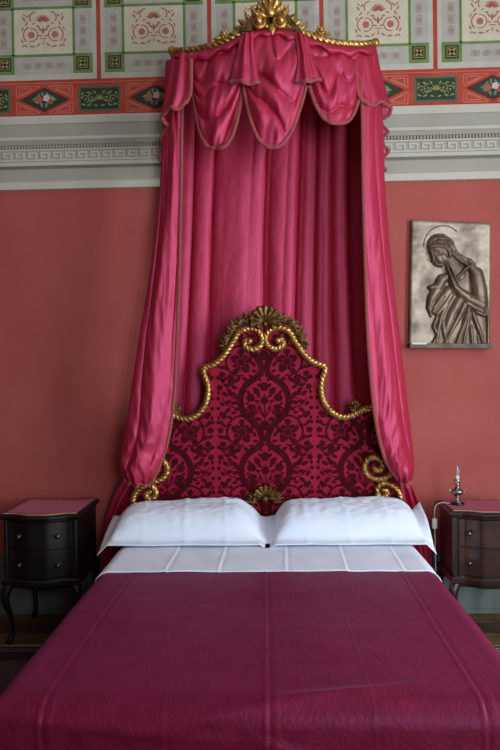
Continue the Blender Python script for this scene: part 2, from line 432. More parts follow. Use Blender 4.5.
for ci, cx in enumerate(PXC):
    # ivory panel with green grid
    top = pz0 + 98*sc
    flat('ivory_panel', [rect(cx, (pz0+top)/2, pw, top-pz0)], M['panelw'], 2)
    q = 20*sc; zq = pz0 + 6*sc + q/2; zq2 = zq + 64.5*sc; xq = pw/2 - 4*sc - q/2
    xi = xq - q/2 + 1.2*sc; zi0 = zq+q/2-1.5*sc; zi1 = zq2-q/2+1.5*sc
    for sx in (-1, 1):
        for z in (zq, zq2):
            flat('green_corner_square', [rect(cx+sx*xq, z, q, q)], M['green'], 3)
            flat('brown_square', [rect(cx+sx*xq, z, q*.66, q*.66)], M['brown'], 4)
            g = []
            for s2 in (-1, 1):
                g += [rect(cx+sx*xq+s2*q*.24, z, q*.03, q*.50), rect(cx+sx*xq, z+s2*q*.24, q*.50, q*.03)]
            for a in range(4): g.append(lf(cx+sx*xq+.12*q*math.cos(PI/4+a*PI/2), z+.12*q*math.sin(PI/4+a*PI/2), q*.26, q*.12, PI/4+a*PI/2))
            g.append(disc(cx+sx*xq, z, q*.06))
            flat('gold_rosette', g, M['ochre'], 5)
    gw = 2.6*sc
    flat('green_band', [rect(cx+sx*xi, (zi0+zi1)/2, gw, zi1-zi0) for sx in (-1, 1)] + [rect(cx, z, 2*xi+gw, gw) for z in (zi0, zi1)], M['green'], 4)
    # rosette strips
    hs = q*.84; xs_w = 2*(xq-q/2)-.012
    zsb = zq-.03*q-1.2*sc
    flat('rosette_strip', [rect(cx, zsb, xs_w, hs), rect(cx, zq2+.03*q+1.2*sc, xs_w, hs)] + [rect(cx+sx*(xq+.6*sc), (zq+zq2)/2, hs, zq2-zq-q-.012) for sx in (-1, 1)], M['panelg'], 3)
    r1, r2 = [], []
    def ros(x, z, vert):
        r1.append(disc(x, z, 3.1*sc, 16, 8, .08)); rr = 4.4*sc
        if vert:
            for a in (PI/2,): r2.append(arcs(x, z, rr, .7*sc, a-.9, a+.9)); r2.append(arcs(x, z, rr, .7*sc, -a-.9, -a+.9))
        else:
            r2.append(arcs(x, z, rr, .7*sc, -.9, .9)); r2.append(arcs(x, z, rr, .7*sc, PI-.9, PI+.9))
    for i in range(4):
        for z in (zsb, zq2+.03*q+1.2*sc): ros(cx+(i-1.5)*11.2*sc, z, False)
    for i in range(3):
        for sx in (-1, 1): ros(cx+sx*(xq+.6*sc), (zq+zq2)/2+(i-1)*11.4*sc, True)
    flat('rosette_row', r1, M['taupe'], 4); flat('rosette_ring_row', r2, M['taupe'], 4)
    # arabesque square
    zc = (zi0+zi1)/2; hw = xi-gw/2; hh = (zi1-zi0-gw)/2
    flat('cream_square', [rect(cx, zc, 2*hw, 2*hh)], M['panelc'], 3)
    g = []
    for i in range(7):                                             # palmette
        a = PI/2+(i-3)*.40; R = 7.5*sc
        g.append(lf(cx+R*.62*math.cos(a), zc+9.5*sc+R*.62*math.sin(a), R*.95, 2.1*sc, a))
    for sx in (-1, 1):
        g.append(disc(cx+sx*12*sc, zc-3*sc, 3.4*sc, 16, 8, .1))
        g.append(arcs(cx+sx*12*sc, zc-3*sc, 6.6*sc, 1.1*sc, *( (-1.9, 1.7) if sx < 0 else (PI-1.7, PI+1.9))))
        g.append(arcs(cx+sx*12*sc, zc-3*sc, 8.2*sc, 1.3*sc, *((1.9, 4.0) if sx < 0 else (PI-4.0, PI-1.9))))
        g.append(arcs(cx+sx*7.5*sc, zc+14*sc, 6*sc, 1.2*sc, *((-.6, 1.5) if sx > 0 else (PI-1.5, PI+.6))))
        for (dx, dz, L, w, a) in [(3, 2.2, 6, 2, .7), (5.2, 5.5, 5, 1.8, .3), (17, 8, 5.5, 1.6, 2.2), (19.5, 13, 6, 1.8, 1.0), (15.5, 16, 5, 1.6, 2.4), (21, 3, 5, 1.5, 1.9),
                                  (21.5, -9, 5, 1.7, 1.2), (18, -14, 5, 1.6, .4), (11, -14.5, 6.5, 1.8, .15), (5, -13, 5.5, 1.7, 2.5), (3.2, -4, 5, 1.5, .2), (19, 17, 4, 1.2, .8), (9.5, 8.5, 4.5, 1.4, -.5), (20.8, -14, 3.5, 1.3, 2.2)]:
            g.append(lf(cx+sx*dx*sc, zc+dz*sc, L*sc, w*sc, a if sx > 0 else PI-a))
    g.append(lf(cx, zc-7*sc, 9*sc, 1.2*sc, 0)); g.append(lf(cx, zc+1*sc, 8*sc, 2.6*sc, PI/2)); g.append(lf(cx, zc-11*sc, 5*sc, 1.2*sc, PI/2))
    flat('arabesque_ornament', g, M['terra'], 4)
    # lozenge on the red band
    lw, lh = 25.5*sc, 12.3*sc
    loz = lambda k, kk=None: [(cx-lw*k, zmid), (cx, zmid-lh*(kk or k)), (cx+lw*k, zmid), (cx, zmid+lh*(kk or k))]
    flat('black_lozenge', [loz(1.0)], M['brown'], 2)
    flat('green_lozenge', [loz(.80)], M['dgreen'], 3)
    g = [lf(cx+dx*sc, zmid+dz*sc, L*sc, 2.6*sc, a) for dx, dz, L, a in [(-9, 1, 7, .3), (-6, 4, 6, 1.0), (-2, 6, 6, 1.6), (3, 5.5, 6, 2.2), (7, 3, 7, 2.8), (10, 0, 6, .1), (7, -3, 6, .5), (2, -5.5, 6, 1.2), (-3, -5, 6, 1.9), (-8, -2.5, 6, 2.7), (0, 1, 6, .8)]]
    flat('painted_leaves', g, M['leafp'], 4)
    flat('red_blossom', [disc(cx-5*sc, zmid, 3.4*sc, 15, 5, .16), disc(cx+5.5*sc, zmid-2.4*sc, 1.9*sc, 15, 5, .16)], M['fred'], 5)
    flat('pale_blossom', [disc(cx+2.3*sc, zmid+1.4*sc, 3.5*sc, 15, 5, .16)], M['fpink'], 5)
    flat('yellow_blossom', [disc(cx+8.6*sc, zmid+.6*sc, 1.8*sc, 15, 5, .16)], M['ochre'], 5)
    # line framing around the lozenge
    g = []
    fw, fh = 28.5*sc, 13.8*sc
    for sx in (-1, 1):
        for sz in (-1, 1):
            for k, (a, b2) in enumerate([(1.0, 0), (.66, .22)]):
                x0, x1 = cx+sx*fw, cx+sx*3*sc; z1 = zmid+sz*fh; z0 = zmid+sz*2.0*sc
                if k: x0 = cx+sx*(fw-3*sc); x1 = cx+sx*10*sc; z1 = zmid+sz*(fh-2.2*sc); z0 = zmid+sz*4.6*sc
                t = .55*sc
                dx, dz = x1-x0, z1-z0; l = math.hypot(dx, dz); nx, nzv = -dz/l*t, dx/l*t
                g.append([(x0-nx, z0-nzv), (x1-nx, z1-nzv), (x1+nx, z1+nzv), (x0+nx, z0+nzv)])
                g.append(rect((x0+x1)/2, z1, abs(x1-x0), 1.1*sc)); g.append(rect(x0, (z0+z1)/2, 1.1*sc, abs(z1-z0)))
    flat('painted_lozenge_border', g, M['redline'], 2)
for i in range(-5, 4):
    cx = (i+.5)*PER
    if cx < XL+.2 or cx > XR-.2: continue
    w, h = 42*sc, 25*sc
    flat('green_plaque_border', [rect(cx, zmid, w, h)], M['mgreen'], 2)
    flat('green_plaque', [rect(cx, zmid, w*.9, h*.84)], M['dgreen'], 3)
    g = []
    for k in range(5):
        a = PI/2+(k-2)*.5; g.append(lf(cx+3.6*sc*math.cos(a), zmid-2*sc+3.8*sc*math.sin(a), 6*sc, 1.5*sc, a))
    for sx in (-1, 1):
        for (dx, dz, r, a0, a1) in [(7.5, 1.0, 4, -2.4, 1.9), (14, -.6, 3.6, .2, 4.4), (6, -4, 3, -.4, 2.4)]:
            g.append(arcs(cx+sx*dx*sc, zmid+dz*sc, r*sc, .8*sc, a0 if sx > 0 else PI-a0, a1 if sx > 0 else PI-a1))
        for (dx, dz, L, a) in [(7.5, 1, 3.2, .6), (14, -.8, 3, 2.2), (11, 6, 4.5, .2), (17, 5, 4, 2.2), (16, -6, 5, .3), (10.5, -6.5, 5, 2.8), (4.5, 6.3, 4, .9), (17.5, 1, 3.4, 1.4), (3.6, -7, 4.4, .3)]:
            g.append(lf(cx+sx*dx*sc, zmid+dz*sc, L*sc, 1.6*sc, a if sx > 0 else PI-a))
    flat('gilt_scroll_ornament', g, M['ochre'], 4)

# ================================================================== BED
XB = -0.033
HW = 0.853               # half width of the made bed
ZT = 0.600               # top of coverlet
YFOOT = -2.29
bed = thing('bed', 'double bed with crimson damask headboard in a gilt rope-carved frame', 'bed', (XB, -0.2, 0))
HBY = -0.23              # front of upholstered panel
# rope centre line of the headboard (left half in pixels, mirrored about the axis)
AX = P(265, 430, HBY).x
def hp(px, py, Y=HBY): 
    p = P(px, py, Y); return p
half = [(238, 333), (232.5, 342.5), (223.5, 356), (214.5, 364), (203.5, 368)]
half2 = [(203.5, 368), (204, 374), (207, 382), (208, 391), (206, 402), (199.5, 412.5), (190, 418.5), (181, 418.5), (173, 415), (165, 411)]
half3 = [(165, 411), (153, 411.5), (144, 420), (140, 437), (138.5, 458), (140, 471), (145, 478.5), (153, 481), (160.5, 479.5), (166, 474.5), (167.3, 467.5), (163.5, 461), (156.5, 459.3), (151, 463), (150.5, 469.5), (154.5, 472.5), (158.3, 469)]
half4 = [(133.5, 560), (133, 508), (134, 496), (140, 488.5), (147.5, 485), (153.5, 487.5), (156, 493), (153, 498.5), (147.5, 498), (146, 493.5), (150, 492)]
scroll = [(238, 333), (244, 329.5), (251, 328.3), (258, 331), (262, 338), (260, 346), (252.5, 349.5), (245, 346), (245.5, 341), (249.5, 341)]
def both(h, Y):
    L = [hp(a, b_, Y) for a, b_ in h]
    # take out the picture's slight roll: use left half, mirror about AX
    R = [Vector((2*AX-p.x, p.y, p.z)) for p in L]
    return catmull(L), catmull(R)
RY = HBY-.012
b = B()
for h in (list(reversed(scroll[1:])) + half, half2, half3, half4):
    for i, c in enumerate(both(h, RY)):
        b.rope(c, .0215, pitch=.080 if i else -.080, lobes=3, depth=.42, step=.005)
for c in (both([(249.5, 341), (250, 341)], RY-.01)): b.ball(c[0], .020)
for c in (both([(158.3, 469), (159, 469)], RY-.01)): b.ball(c[0], .014)
for c in (both([(150, 492), (151, 492)], RY-.01)): b.ball(c[0], .013)
b.done('rope_moulding', M['gold'], bed)
# panel outline
oh = [(265, 340)] + [(258, 334), (251, 330), (244, 330.5)] + half + half2[1:] + half3[1:5] + [(138, 475), (136.5, 487), (134, 497), (133, 508), (133, 600)]
L = [hp(a, c) for a, c in oh]
outl = [(p.x, p.z) for p in L] + [(2*AX-p.x, p.z) for p in L[::-1]][:-1]
b = B(); b.prism(outl, HBY, HBY+.055)
me = b.done('headboard_panel', M['velg'], bed, False)
# cut velvet pattern: px units around (265, neck 442), 99 x 70 px repeat
hs = (HBY-CAM.y)/F
Z442 = hp(265, 442).z
pol = []
def blob(x, y, r, lob=6): pol.append(disc(0, 0, r*1.2, 18 if lob else 10, lob, .17)); tr(x, y)
def tr(x, y): pol[-1] = [(a+x, c-y) for a, c in pol[-1]]
def leaf2(x, y, L, w, a): pol.append(lf(x, -y, L*1.12, w*1.32, a))
def band(pts, w0, w1=None):
    q = catmull([Vector((a, -c, 0)) for a, c in pts], 5); n = len(q); w1 = w0 if w1 is None else w1
    for i in range(n-1):
        t0 = (q[min(i+1, n-1)]-q[max(i-1, 0)]).normalized(); t1 = (q[min(i+2, n-1)]-q[i]).normalized()
        wa = (w0+(w1-w0)*i/(n-1))/2; wb = (w0+(w1-w0)*(i+1)/(n-1))/2
        A = Vector((-t0.y, t0.x, 0))*wa; C = Vector((-t1.y, t1.x, 0))*wb
        pol.append([(v.x, v.y) for v in (q[i]-A, q[i+1]-C, q[i+1]+C, q[i]+A)])
# y downwards, 0 = neck at 442, previous neck at -70
band([(2.2, -70), (6, -66), (12, -62), (19, -56), (23.2, -48), (24, -40), (22, -31), (16.5, -24), (10, -19), (6, -13), (3.4, -7), (2.2, 0)], 6.0)
band([(22, -52), (26, -46), (27, -40), (24, -33)], 1.6)
band([(12, -20), (18, -25), (27, -26), (35, -20), (38, -11), (35, -2), (28, 3), (21, 3)], 2.0, 1.6)     # ring vine
band([(38, -11), (36, -16), (33, -18)], 1.5)
band([(0, -22), (0, -36), (0, -48)], 1.0); band([(0, -24), (5, -30), (11, -34)], .9); band([(0, -24), (6, -38), (12, -44)], .9)
band([(24, -40), (29, -44), (34, -44)], 1.4, .9); band([(24, -33), (31, -35), (38, -38), (42, -44)], 1.2, .8)
blob(0, -55.5, 3.6); blob(0, -41.5, 3.3); blob(14, -44.5, 3.5); blob(13, -28.5, 3.3); blob(0, -16.5, 3.9, 5)
leaf2(8, -51, 8.5, 4.6, .9); leaf2(4.6, -56.5, 6, 2.6, .7); leaf2(13, -35, 9, 4.6, -.15); leaf2(6.5, -23, 7, 3, .4); leaf2(5, -33.5, 5, 2, .8); leaf2(5.5, -46, 4.5, 2, .5); leaf2(17, -38.5, 4, 1.8, .5)
# flower inside the ring
for i in range(9):
    a = 2*PI*i/9+.2; leaf2(23+6.6*math.cos(a), -10-6.6*math.sin(a), 5.6, 3.0, a)
blob(23, -10, 3.0, 6); blob(14.5, -12, 2.5, 5); blob(17.5, -2.5, 2.4, 5); blob(28.5, -1, 2.5, 5); blob(31, -14, 2.2, 5); blob(23, -20, 2.6, 5)
# berries and sprays towards the seam
blob(44.5, -12, 2.5, 5); blob(41, -27, 2.6, 5); blob(33.5, 5.5, 3.0, 6); blob(42, 2, 2.6, 5); blob(44.5, -55, 2.4, 5); blob(33, -60, 3.0, 6); blob(46.3, 5, 1.4, 0); blob(46.5, -20, 1.4, 0); blob(46.5, -34, 1.4, 0); blob(46.4, -44, 1.4, 0)
leaf2(30, -47.5, 7, 3.2, .9); leaf2(34.5, -50, 8, 3.2, 1.2); leaf2(39.5, -48.5, 7.5, 3, .6); leaf2(30, -39.5, 7, 3, -.3); leaf2(36.5, -40.5, 7.5, 3, -.2); leaf2(42.5, -38.5, 6, 2.6, .9); leaf2(37, -32, 7, 3, -.6)
leaf2(31, -29.5, 5, 2.4, .2); leaf2(38.5, -4.5, 6, 2.6, .9); leaf2(42.5, -5, 5.5, 2.4, .3); leaf2(39.5, 7, 6, 2.6, -.8); leaf2(28, 8.5, 6.5, 2.8, -.3); leaf2(38, -57, 6.5, 2.8, .5); leaf2(28.5, -62, 6, 2.6, 2.4); leaf2(42, -62, 6, 2.6, 1.4); leaf2(43, -19.5, 5.5, 2.4, 1.2); leaf2(44, -29, 4.5, 2, 2)
for (x, y, L, w, a) in [(30, -55, 6, 2.6, .4), (19, -63, 6.5, 2.8, .6), (25.5, -64, 5.5, 2.6, 1.6), (13.5, -66, 5, 2.2, .3), (34, -66, 6, 2.8, .2), (28, -33, 5.5, 2.6, -.5), (20, -52, 5, 2, 1.2), (16, -50, 4.5, 2, .4),
                        (7.5, -41, 4.5, 2.2, .2), (9, -30, 4.5, 2.0, .9), (18.5, -32, 4.5, 2.2, .6), (35, -25, 5.5, 2.6, .5), (46, -50, 4, 2.2, 1.5), (46, -24.5, 4, 1.8, 1.5), (40.5, -17, 4.5, 2.2, .2), (45.5, -6, 4, 1.8, .9), (33, 11, 5, 2.2, -1), (10.5, -8, 6, 2.6, .9), (9.5, -1, 5.5, 2.4, .2), (12, -16, 5, 2.4, .4), (45, -64, 4, 2, .8), (36, -53, 4.5, 2, .2), (4.5, -62.5, 4.5, 2, .9)]:
    leaf2(x, y, L, w, a)
b = B()
inner = outl
for col in (-1, 0, 1):
    for row in range(-2, 3):
        for sx in (-1, 1):
            for p in pol:
                q = [((sx*x+col*99)*hs+AX, (z-row*70)*hs+Z442) for x, z in p]
                if col and abs((sx*p[0][0]+col*99)) < 49: continue
                c = (sum(a for a, _ in q)/len(q), sum(c_ for _, c_ in q)/len(q))
                ok = all(inside(c[0]+dx, c[1]+dz, inner) for dx, dz in ((.016, 0), (-.016, 0), (0, .016), (0, -.016), (.011, .011), (-.011, .011), (.011, -.011), (-.011, -.011)))
                if ok: b.prism(q if sx > 0 else q[::-1], HBY-.0022-.00003*(len(b.v) % 23), HBY+.001)
o = b.done('velvet_pattern', M['velp'], bed, False); o['kind'] = 'stuff'; o['label'] = 'dark cut-velvet flowers and vines'
# crest shell and leaf sprays on the headboard
c = hp(265, 321.5); b = B(); b.shell((c.x, c.z-.006), .104, HBY-.012, spread=1.95, ribs=9, depth=.036, sx=.96)
for sx in (-1, 1): b.ball((c.x+sx*.045, HBY-.03, c.z-.035), .017)
b.ball((c.x, HBY-.03, c.z-.02), .020)
b.done('crest_shell', M['oldgold'], bed)
for sx in (-1, 1):
    b = B(); rnd = random.Random(3)
    pts = [(252, 320), (246, 319), (241, 320), (237, 323), (233, 327), (230, 331), (227.5, 336), (225, 341)]
    for i, (px, py) in enumerate(pts):
        p = hp(px+2.5, py+4); X = p.x if sx < 0 else 2*AX-p.x
        for k in range(4):
            a = (PI*(.62+.05*i) + (k-1.5)*.42 + rnd.uniform(-.1, .1))
            a = a if sx < 0 else PI-a
            b.leaf((X+rnd.uniform(-.006, .006), HBY-.005-.006*(k % 2), p.z+rnd.uniform(-.006, .006)), a, .062+rnd.uniform(-.012, .012), .026, 0, .010, .22)
    for i, (px, py) in enumerate(pts[1::2]):
        p = hp(px+1.5, py+1); X = p.x if sx < 0 else 2*AX-p.x
        b.ball((X, HBY-.035, p.z), .010)
    b.done('leaf_spray', M['oldgold'], bed)
    # shoulder finial
    p = hp(175.5, 413.5); X = p.x if sx < 0 else 2*AX-p.x; b = B()
    for k in range(9):
        a = PI/2+(k-4)*.36; b.leaf((X+.004*(k-4), HBY+.005-.005*(k % 3), p.z+.005), a, .075-.006*abs(k-4), .030, 0, .012, .2)
    b.ball((X, HBY-.02, p.z+.03), .017); b.done('finial', M['oldgold'], bed)
# shell above the pillows
c = hp(265, 497); b = B(); b.shell((c.x, c.z), .080, HBY-.010, spread=1.75, ribs=8, depth=.034)
b.ball((c.x, HBY-.04, c.z-.005), .022); b.done('lower_shell', M['oldgold'], bed)
for sx in (-1, 1):
    b = B()
    for k in range(6):
        a = PI*(.98-.10*k); a = a if sx < 0 else PI-a
        b.leaf((c.x+sx*(.045+.004*k), HBY-.012, c.z-.03+.004*k), a, .085-.008*k, .034, 0, .014, .2, lobes=2)
    b.done('leaf_spray', M['oldgold'], bed)
# bed frame below
b = B().box(XB-.80, XB+.80, -2.08, -.24, .16, .30, .01); b.done('base', M['wood'], bed, False)
b = B().box(AX-.78, AX+.78, HBY+.056, HBY+.085, .25, 1.05, .004); b.done('headboard_back', M['wood'], bed, False)
for sx in (-1, 1):
    for y in (-2.02, -.32):
        B().lathe([(.03, 0), (.045, .03), (.03, .06), (.05, .12), (.05, .165)], (XB+sx*.72, y, 0), 14).done('leg', M['wood'], bed)
    B().box(AX+sx*.72-.04, AX+sx*.72+.04, HBY+.002, HBY+.052, 0, .55, .006).done('headboard_post', M['wood'], bed, False)
tag(B().box(XB-.80, XB+.80, -2.10, -.245, .302, .585, .04).done('mattress', M['mattress'], None, True), 'thick mattress under the white sheet and burgundy coverlet', 'mattress')

# ---- coverlet and sheet -------------------------------------------------
def cross(s, off, hw, rad, zt):
    """s: signed arc length from the middle -> (x, z, normal-ish)"""
    a = abs(s); sg = 1 if s >= 0 else -1; fl = hw-rad
    if a <= fl: return sg*a, zt, 0
    th = (a-fl)/rad
    if th < PI/2: return sg*(fl+math.sin(th)*rad), zt-rad+math.cos(th)*rad, th
    d = a-fl-rad*PI/2
    return sg*hw, zt-rad-d, PI/2
CREASE = [(-.67, .0030), (.655, .0030), (0.0, .0025), (-.30, .0006), (.33, .0006)]
def cover_bump(x, y, s):
    h = 0
    for cx, am in CREASE:
        d = s-cx-.006*math.sin(y*2.1+cx*5)
        h += am*math.exp(-(d/.005)**2) - am*.8*math.exp(-((d-.012)/.006)**2) + am*.35*math.exp(-((d-.034)/.004)**2)
    h += .006*nz(x*1.8, y*2.4, 1.7) + .0016*nz(x*7, y*7, 4.2)
    return h
def cloth_grid(name, m, y0, y1, off, zbot, foot, bumpf, nu=150, nv=120, hem=0.0):
    hw = HW+off; zt = ZT+off; rad = .075+off
    smax = hw-rad+rad*PI/2+(zt-rad-zbot)
    rf = .075+off; yfl = YFOOT-off+rf
    Lv = (y0-yfl) + rf*PI/2 + (zt-rf-zbot) if foot else (y0-y1)
    v = []; f = []
    for j in range(nv+1):
        t = Lv*j/nv
        for i in range(nu+1):
            s = -smax+2*smax*i/nu
            x, z, th = cross(s, off, hw, rad, zt); yy = y0-t; ph = 0; dz = 0
            if foot and yy < yfl:
                e = yfl-yy; ph = min(PI/2, e/rf)
                yy = yfl-math.sin(ph)*rf; dz = -rf+math.cos(ph)*rf
                if e/rf > PI/2: dz -= e-rf*PI/2
            if th > 0 and ph > 0:
                zz = min(z, zt+dz)
            else: zz = z+dz
            h = bumpf(x, y0-t, s)
            nx = math.sin(th)*(1 if s > 0 else -1)*math.cos(ph); ny = -math.sin(ph); nzz = math.cos(th)*math.cos(ph)
            drop = max(0, zt-rad-zz)
            if th >= PI/2: h += .020*sstep(0, .2, drop)*(math.sin((y0-t)*17+2*math.sin(yy*5)))+.02*sstep(0, .2, drop)
            if ph >= PI/2: h += .012*sstep(0, .25, drop)*(math.sin(x*13+1.4*math.sin(x*6))) + .006*sstep(0, .25, drop)
            v.append((XB+x+nx*h, yy+ny*h, max(zz, zbot)+nzz*h))
    for j in range(nv):
        for i in range(nu):
            a = j*(nu+1)+i; f.append((a, a+nu+1, a+nu+2, a+1))
    o = mesh(name, v, f, m, None, True)
    md = o.modifiers.new('thickness', 'SOLIDIFY'); md.thickness = .005; md.offset = -1 if True else 1
    fixn(o); return o
def foot_folds(x, y, s):
    h = cover_bump(x, y, s)
    # soft diagonal pulls near the foot edge
    d = (y+2.30)-.20*(x+.2); h += .009*math.exp(-(d/.02)**2)*sstep(-.5, -.1, x)*(1-sstep(.25, .6, x))
    d = (y+2.33)+.10*(x+.4); h += .006*math.exp(-(d/.018)**2)*(1-sstep(-.2, .1, x))
    d = (y+2.38)+.35*(x-.05); h += .006*math.exp(-(d/.016)**2)*sstep(-.1, .05, x)*(1-sstep(.2, .5, x))
    return h
tag(cloth_grid('coverlet', M['cover'], -.92, 0, 0, .10, True, foot_folds, 420, 170), 'burgundy woven coverlet smoothed over the bed with ironed crease lines', 'bedspread')
SC = [-.50, -.235, .10, .40, .68]
def sheet_bump(x, y, s):
    h = .005*nz(x*3, y*5, 8.1)+.004*nz(x*9+y*4, y*7, 2.1)
    for cx in SC:
        d = s-cx-.02*(y+.8); h += .0028*math.exp(-(d/.006)**2)-.002*math.exp(-((d-.016)/.010)**2)
    return h
tag(cloth_grid('bed_sheet', M['sheet'], -.26, -1.055, .010, .34, False, sheet_bump, 340, 60), 'white sheet turned down in a band over the burgundy coverlet', 'sheet')

# ---- pillows ------------------------------------------------------------
def pillow(name, label, x0, x1, yf, yb, zf0, zb0, thick, seed, hump, dip, lift, fl=.055):
    nu, nv = 70, 44; v = []; f = []
    cx, hw = (x0+x1)/2, (x1-x0)/2
    for side in (1, -1):
        for j in range(nv+1):
            b_ = -1+2*j/nv
            for i in range(nu+1):
                a = -1+2*i/nu
                wl = 1-fl/hw*1.0; bl = 1-2*fl/abs(yf-yb)
                ai = min(1, abs(a)/wl); bi = min(1, abs(b_)/bl) if b_ < 0 else abs(b_)**2.2
                inf = max(0, (1-ai**9.0))**.75*max(0, (1-bi**2.4))**.62*(1-.42*sstep(dip[0], dip[1], a))
                h = thick*inf
                t = (b_+1)/2
                zb_ = zf0+(zb0-zf0)*t**1.1
                x = cx+a*hw*(1-.03*(abs(b_)**2)*0); y = yf+(yb-yf)*t
                top = h*(.78+hump*a*.22)+.010*nz(a*2.0+seed, b_*2.0+a, seed)*inf+.008*(.5-abs(nz(a*5+b_*3, b_*3-a*2, seed+3)))*inf+.006*nz(a*11, b_*9, seed)*inf-.012*math.exp(-((b_+.66+.03*math.sin(a*6))/.045)**2)
                for cr in (-.52, -.02, .46):
                    d = a-cr+.03*b_; top += side*.0045*math.exp(-(d/.022)**2)*(side > 0)
                top += .010*math.exp(-((b_+.60+.05*math.sin(a*5))/.10)**2)*0
                z = zb_+(top+.004 if side > 0 else -.12*h-.001)
                # flange corners droop
                ov = max(0, abs(a)-wl)/(1-wl)
                z -= .045*ov*max(0, (1-t))**1.2 + .012*ov - lift[a > 0]*sstep(0, .6, t)*(.4+.6*ov)*sstep(.75, 1, abs(a))
                if abs(x-XB) < HW+.012: z = max(z, .613)
                y += .02*math.sin(a*7+seed)*max(0, -b_-.8)
                v.append((x, y, z))
    n1 = (nu+1)*(nv+1)
    for j in range(nv):
        for i in range(nu):
            a = j*(nu+1)+i; f.append((a, a+1, a+nu+2, a+nu+1)); f.append((a+n1, a+nu+1+n1, a+nu+2+n1, a+1+n1))
    rim = [i for i in range(nu+1)] + [j*(nu+1)+nu for j in range(1, nv+1)] + [nv*(nu+1)+i for i in range(nu-1, -1, -1)] + [j*(nu+1) for j in range(nv-1, 0, -1)]
    for i in range(len(rim)):
        a, c = rim[i], rim[(i+1) % len(rim)]; f.append((a, a+n1, c+n1, c))
    o = mesh(name, v, f, M['sheet']); fixn(o); return tag(o, label, 'pillow', 'pillows')
pillow('pillow', 'white pillow on the bed end beside the black bedside chest', -.985, -.012, -.655, -.262, .626, .695, .175, 1.0, .42, (.55, 1.0), (.02, 0))
pillow('pillow', 'white pillow on the bed end beside the chest with the lamp', -.040, .905, -.655, -.262, .626, .70, .175, 5.0, .08, (-.72, -1.0), (0, .085))

# ================================================================== CANOPY
crown = thing('canopy_crown', 'gilt rope-carved bed crown with a shell crest fixed high on the wall', 'bed canopy', (0.03, 0, 3.55))
def bow(px):                     # plan of the bowed crown: y from the pixel column
    u = (px-273)/102; return -.30-.20*max(0, 1-u*u)**.8
rail_px = [(172, 51), (181, 51), (192, 50), (204, 48), (216, 44.5), (228, 39.5), (240, 33.5), (250, 29), (260, 27), (272, 26.5), (284, 27), (294, 29.5), (306, 34), (320, 39), (336, 43), (352, 44.5), (364, 44.5), (375, 43)]
rail = catmull([P(a, c, bow(a)) for a, c in rail_px])
B().rope(rail, .0225, pitch=-.105, lobes=3, depth=.42, ref=(0, 1, 0), step=.006).done('rope_rail', M['gold'], crown)
for p in (rail[0], rail[-1]):
    B().rope(catmull([p, Vector((p.x, p.y/2, p.z)), Vector((p.x, -.01, p.z))]), .019, pitch=.105, ref=(0, 0, 1), step=.008).done('side_rail', M['gold'], crown)
    B().ball(p, .027).done('rail_end', M['gold'], crown)
# timber tester board behind the rail
pts = [(p.x*.985+.0004, p.y+.03) for p in rail[::6]]; zb = rail[0].z
tv = []; n = len(pts)
for i, p in enumerate(rail[::6]): tv += [(pts[i][0], pts[i][1], p.z-.012), (pts[i][0], pts[i][1], p.z+.012), (pts[i][0], -.005, rail[0].z-.012), (pts[i][0], -.005, rail[0].z+.012)]
tf = []
for i in range(n-1):
    a = i*4; c = a+4; tf += [(a, c, c+1, a+1), (a+1, c+1, c+3, a+3), (a+3, c+3, c+2, a+2), (a+2, c+2, c, a)]
tf += [(0, 1, 3, 2), ((n-1)*4, (n-1)*4+2, (n-1)*4+3, (n-1)*4+1)]
fixn(mesh('tester_board', tv, tf, M['wood'], crown, False))
# crest
YC = bow(271)-.012
def cp(px, py): return P(px, py, YC)
pl = [cp(a, y_) for a, y_ in ((238, 32), (243, 25), (249, 19), (254, 11), (258, 6), (263, 2.5), (270, 0), (277, 2.5), (282, 6), (286, 11), (291, 18), (297, 25), (303, 33), (285, 31), (270, 30), (255, 31))]
B().prism([(q.x, q.z) for q in pl], YC-.004, YC+.022).done('crest_plate', M['oldgold'], crown, False)
c = cp(270, 17); b = B(); b.shell((c.x, c.z-.02), .096, YC-.01, spread=1.7, ribs=7, depth=.05, sx=.92)
b.ball((c.x, YC-.055, c.z), .030, sc=(1, .7, 1.05)); b.done('crest_shell', M['gold'], crown)
for px, py in ((258.5, 25), (280.5, 24.5)):
    p = cp(px, py); b = B(); sg = 1 if px < 270 else -1
    b.ball((p.x, YC-.045, p.z), .026)
    sp = [Vector((p.x+sg*.0+(.018+.013*t)*math.cos(t*PI*1.0*sg+PI/2), YC-.03, p.z+(.018+.013*t)*math.sin(t*PI*1.0*sg+PI/2))) for t in [i/8*1.8 for i in range(9)]]
    b.rope(sp, .012, lobes=0, depth=0, step=.006, n=10); b.done('volute', M['gold'], crown)
b = B()
p = cp(272, 30); b.leaf((p.x, YC-.03, p.z+.02), -PI/2, .07, .05, 0, .018, .1, lobes=2); b.done('drop_leaf', M['gold'], crown)
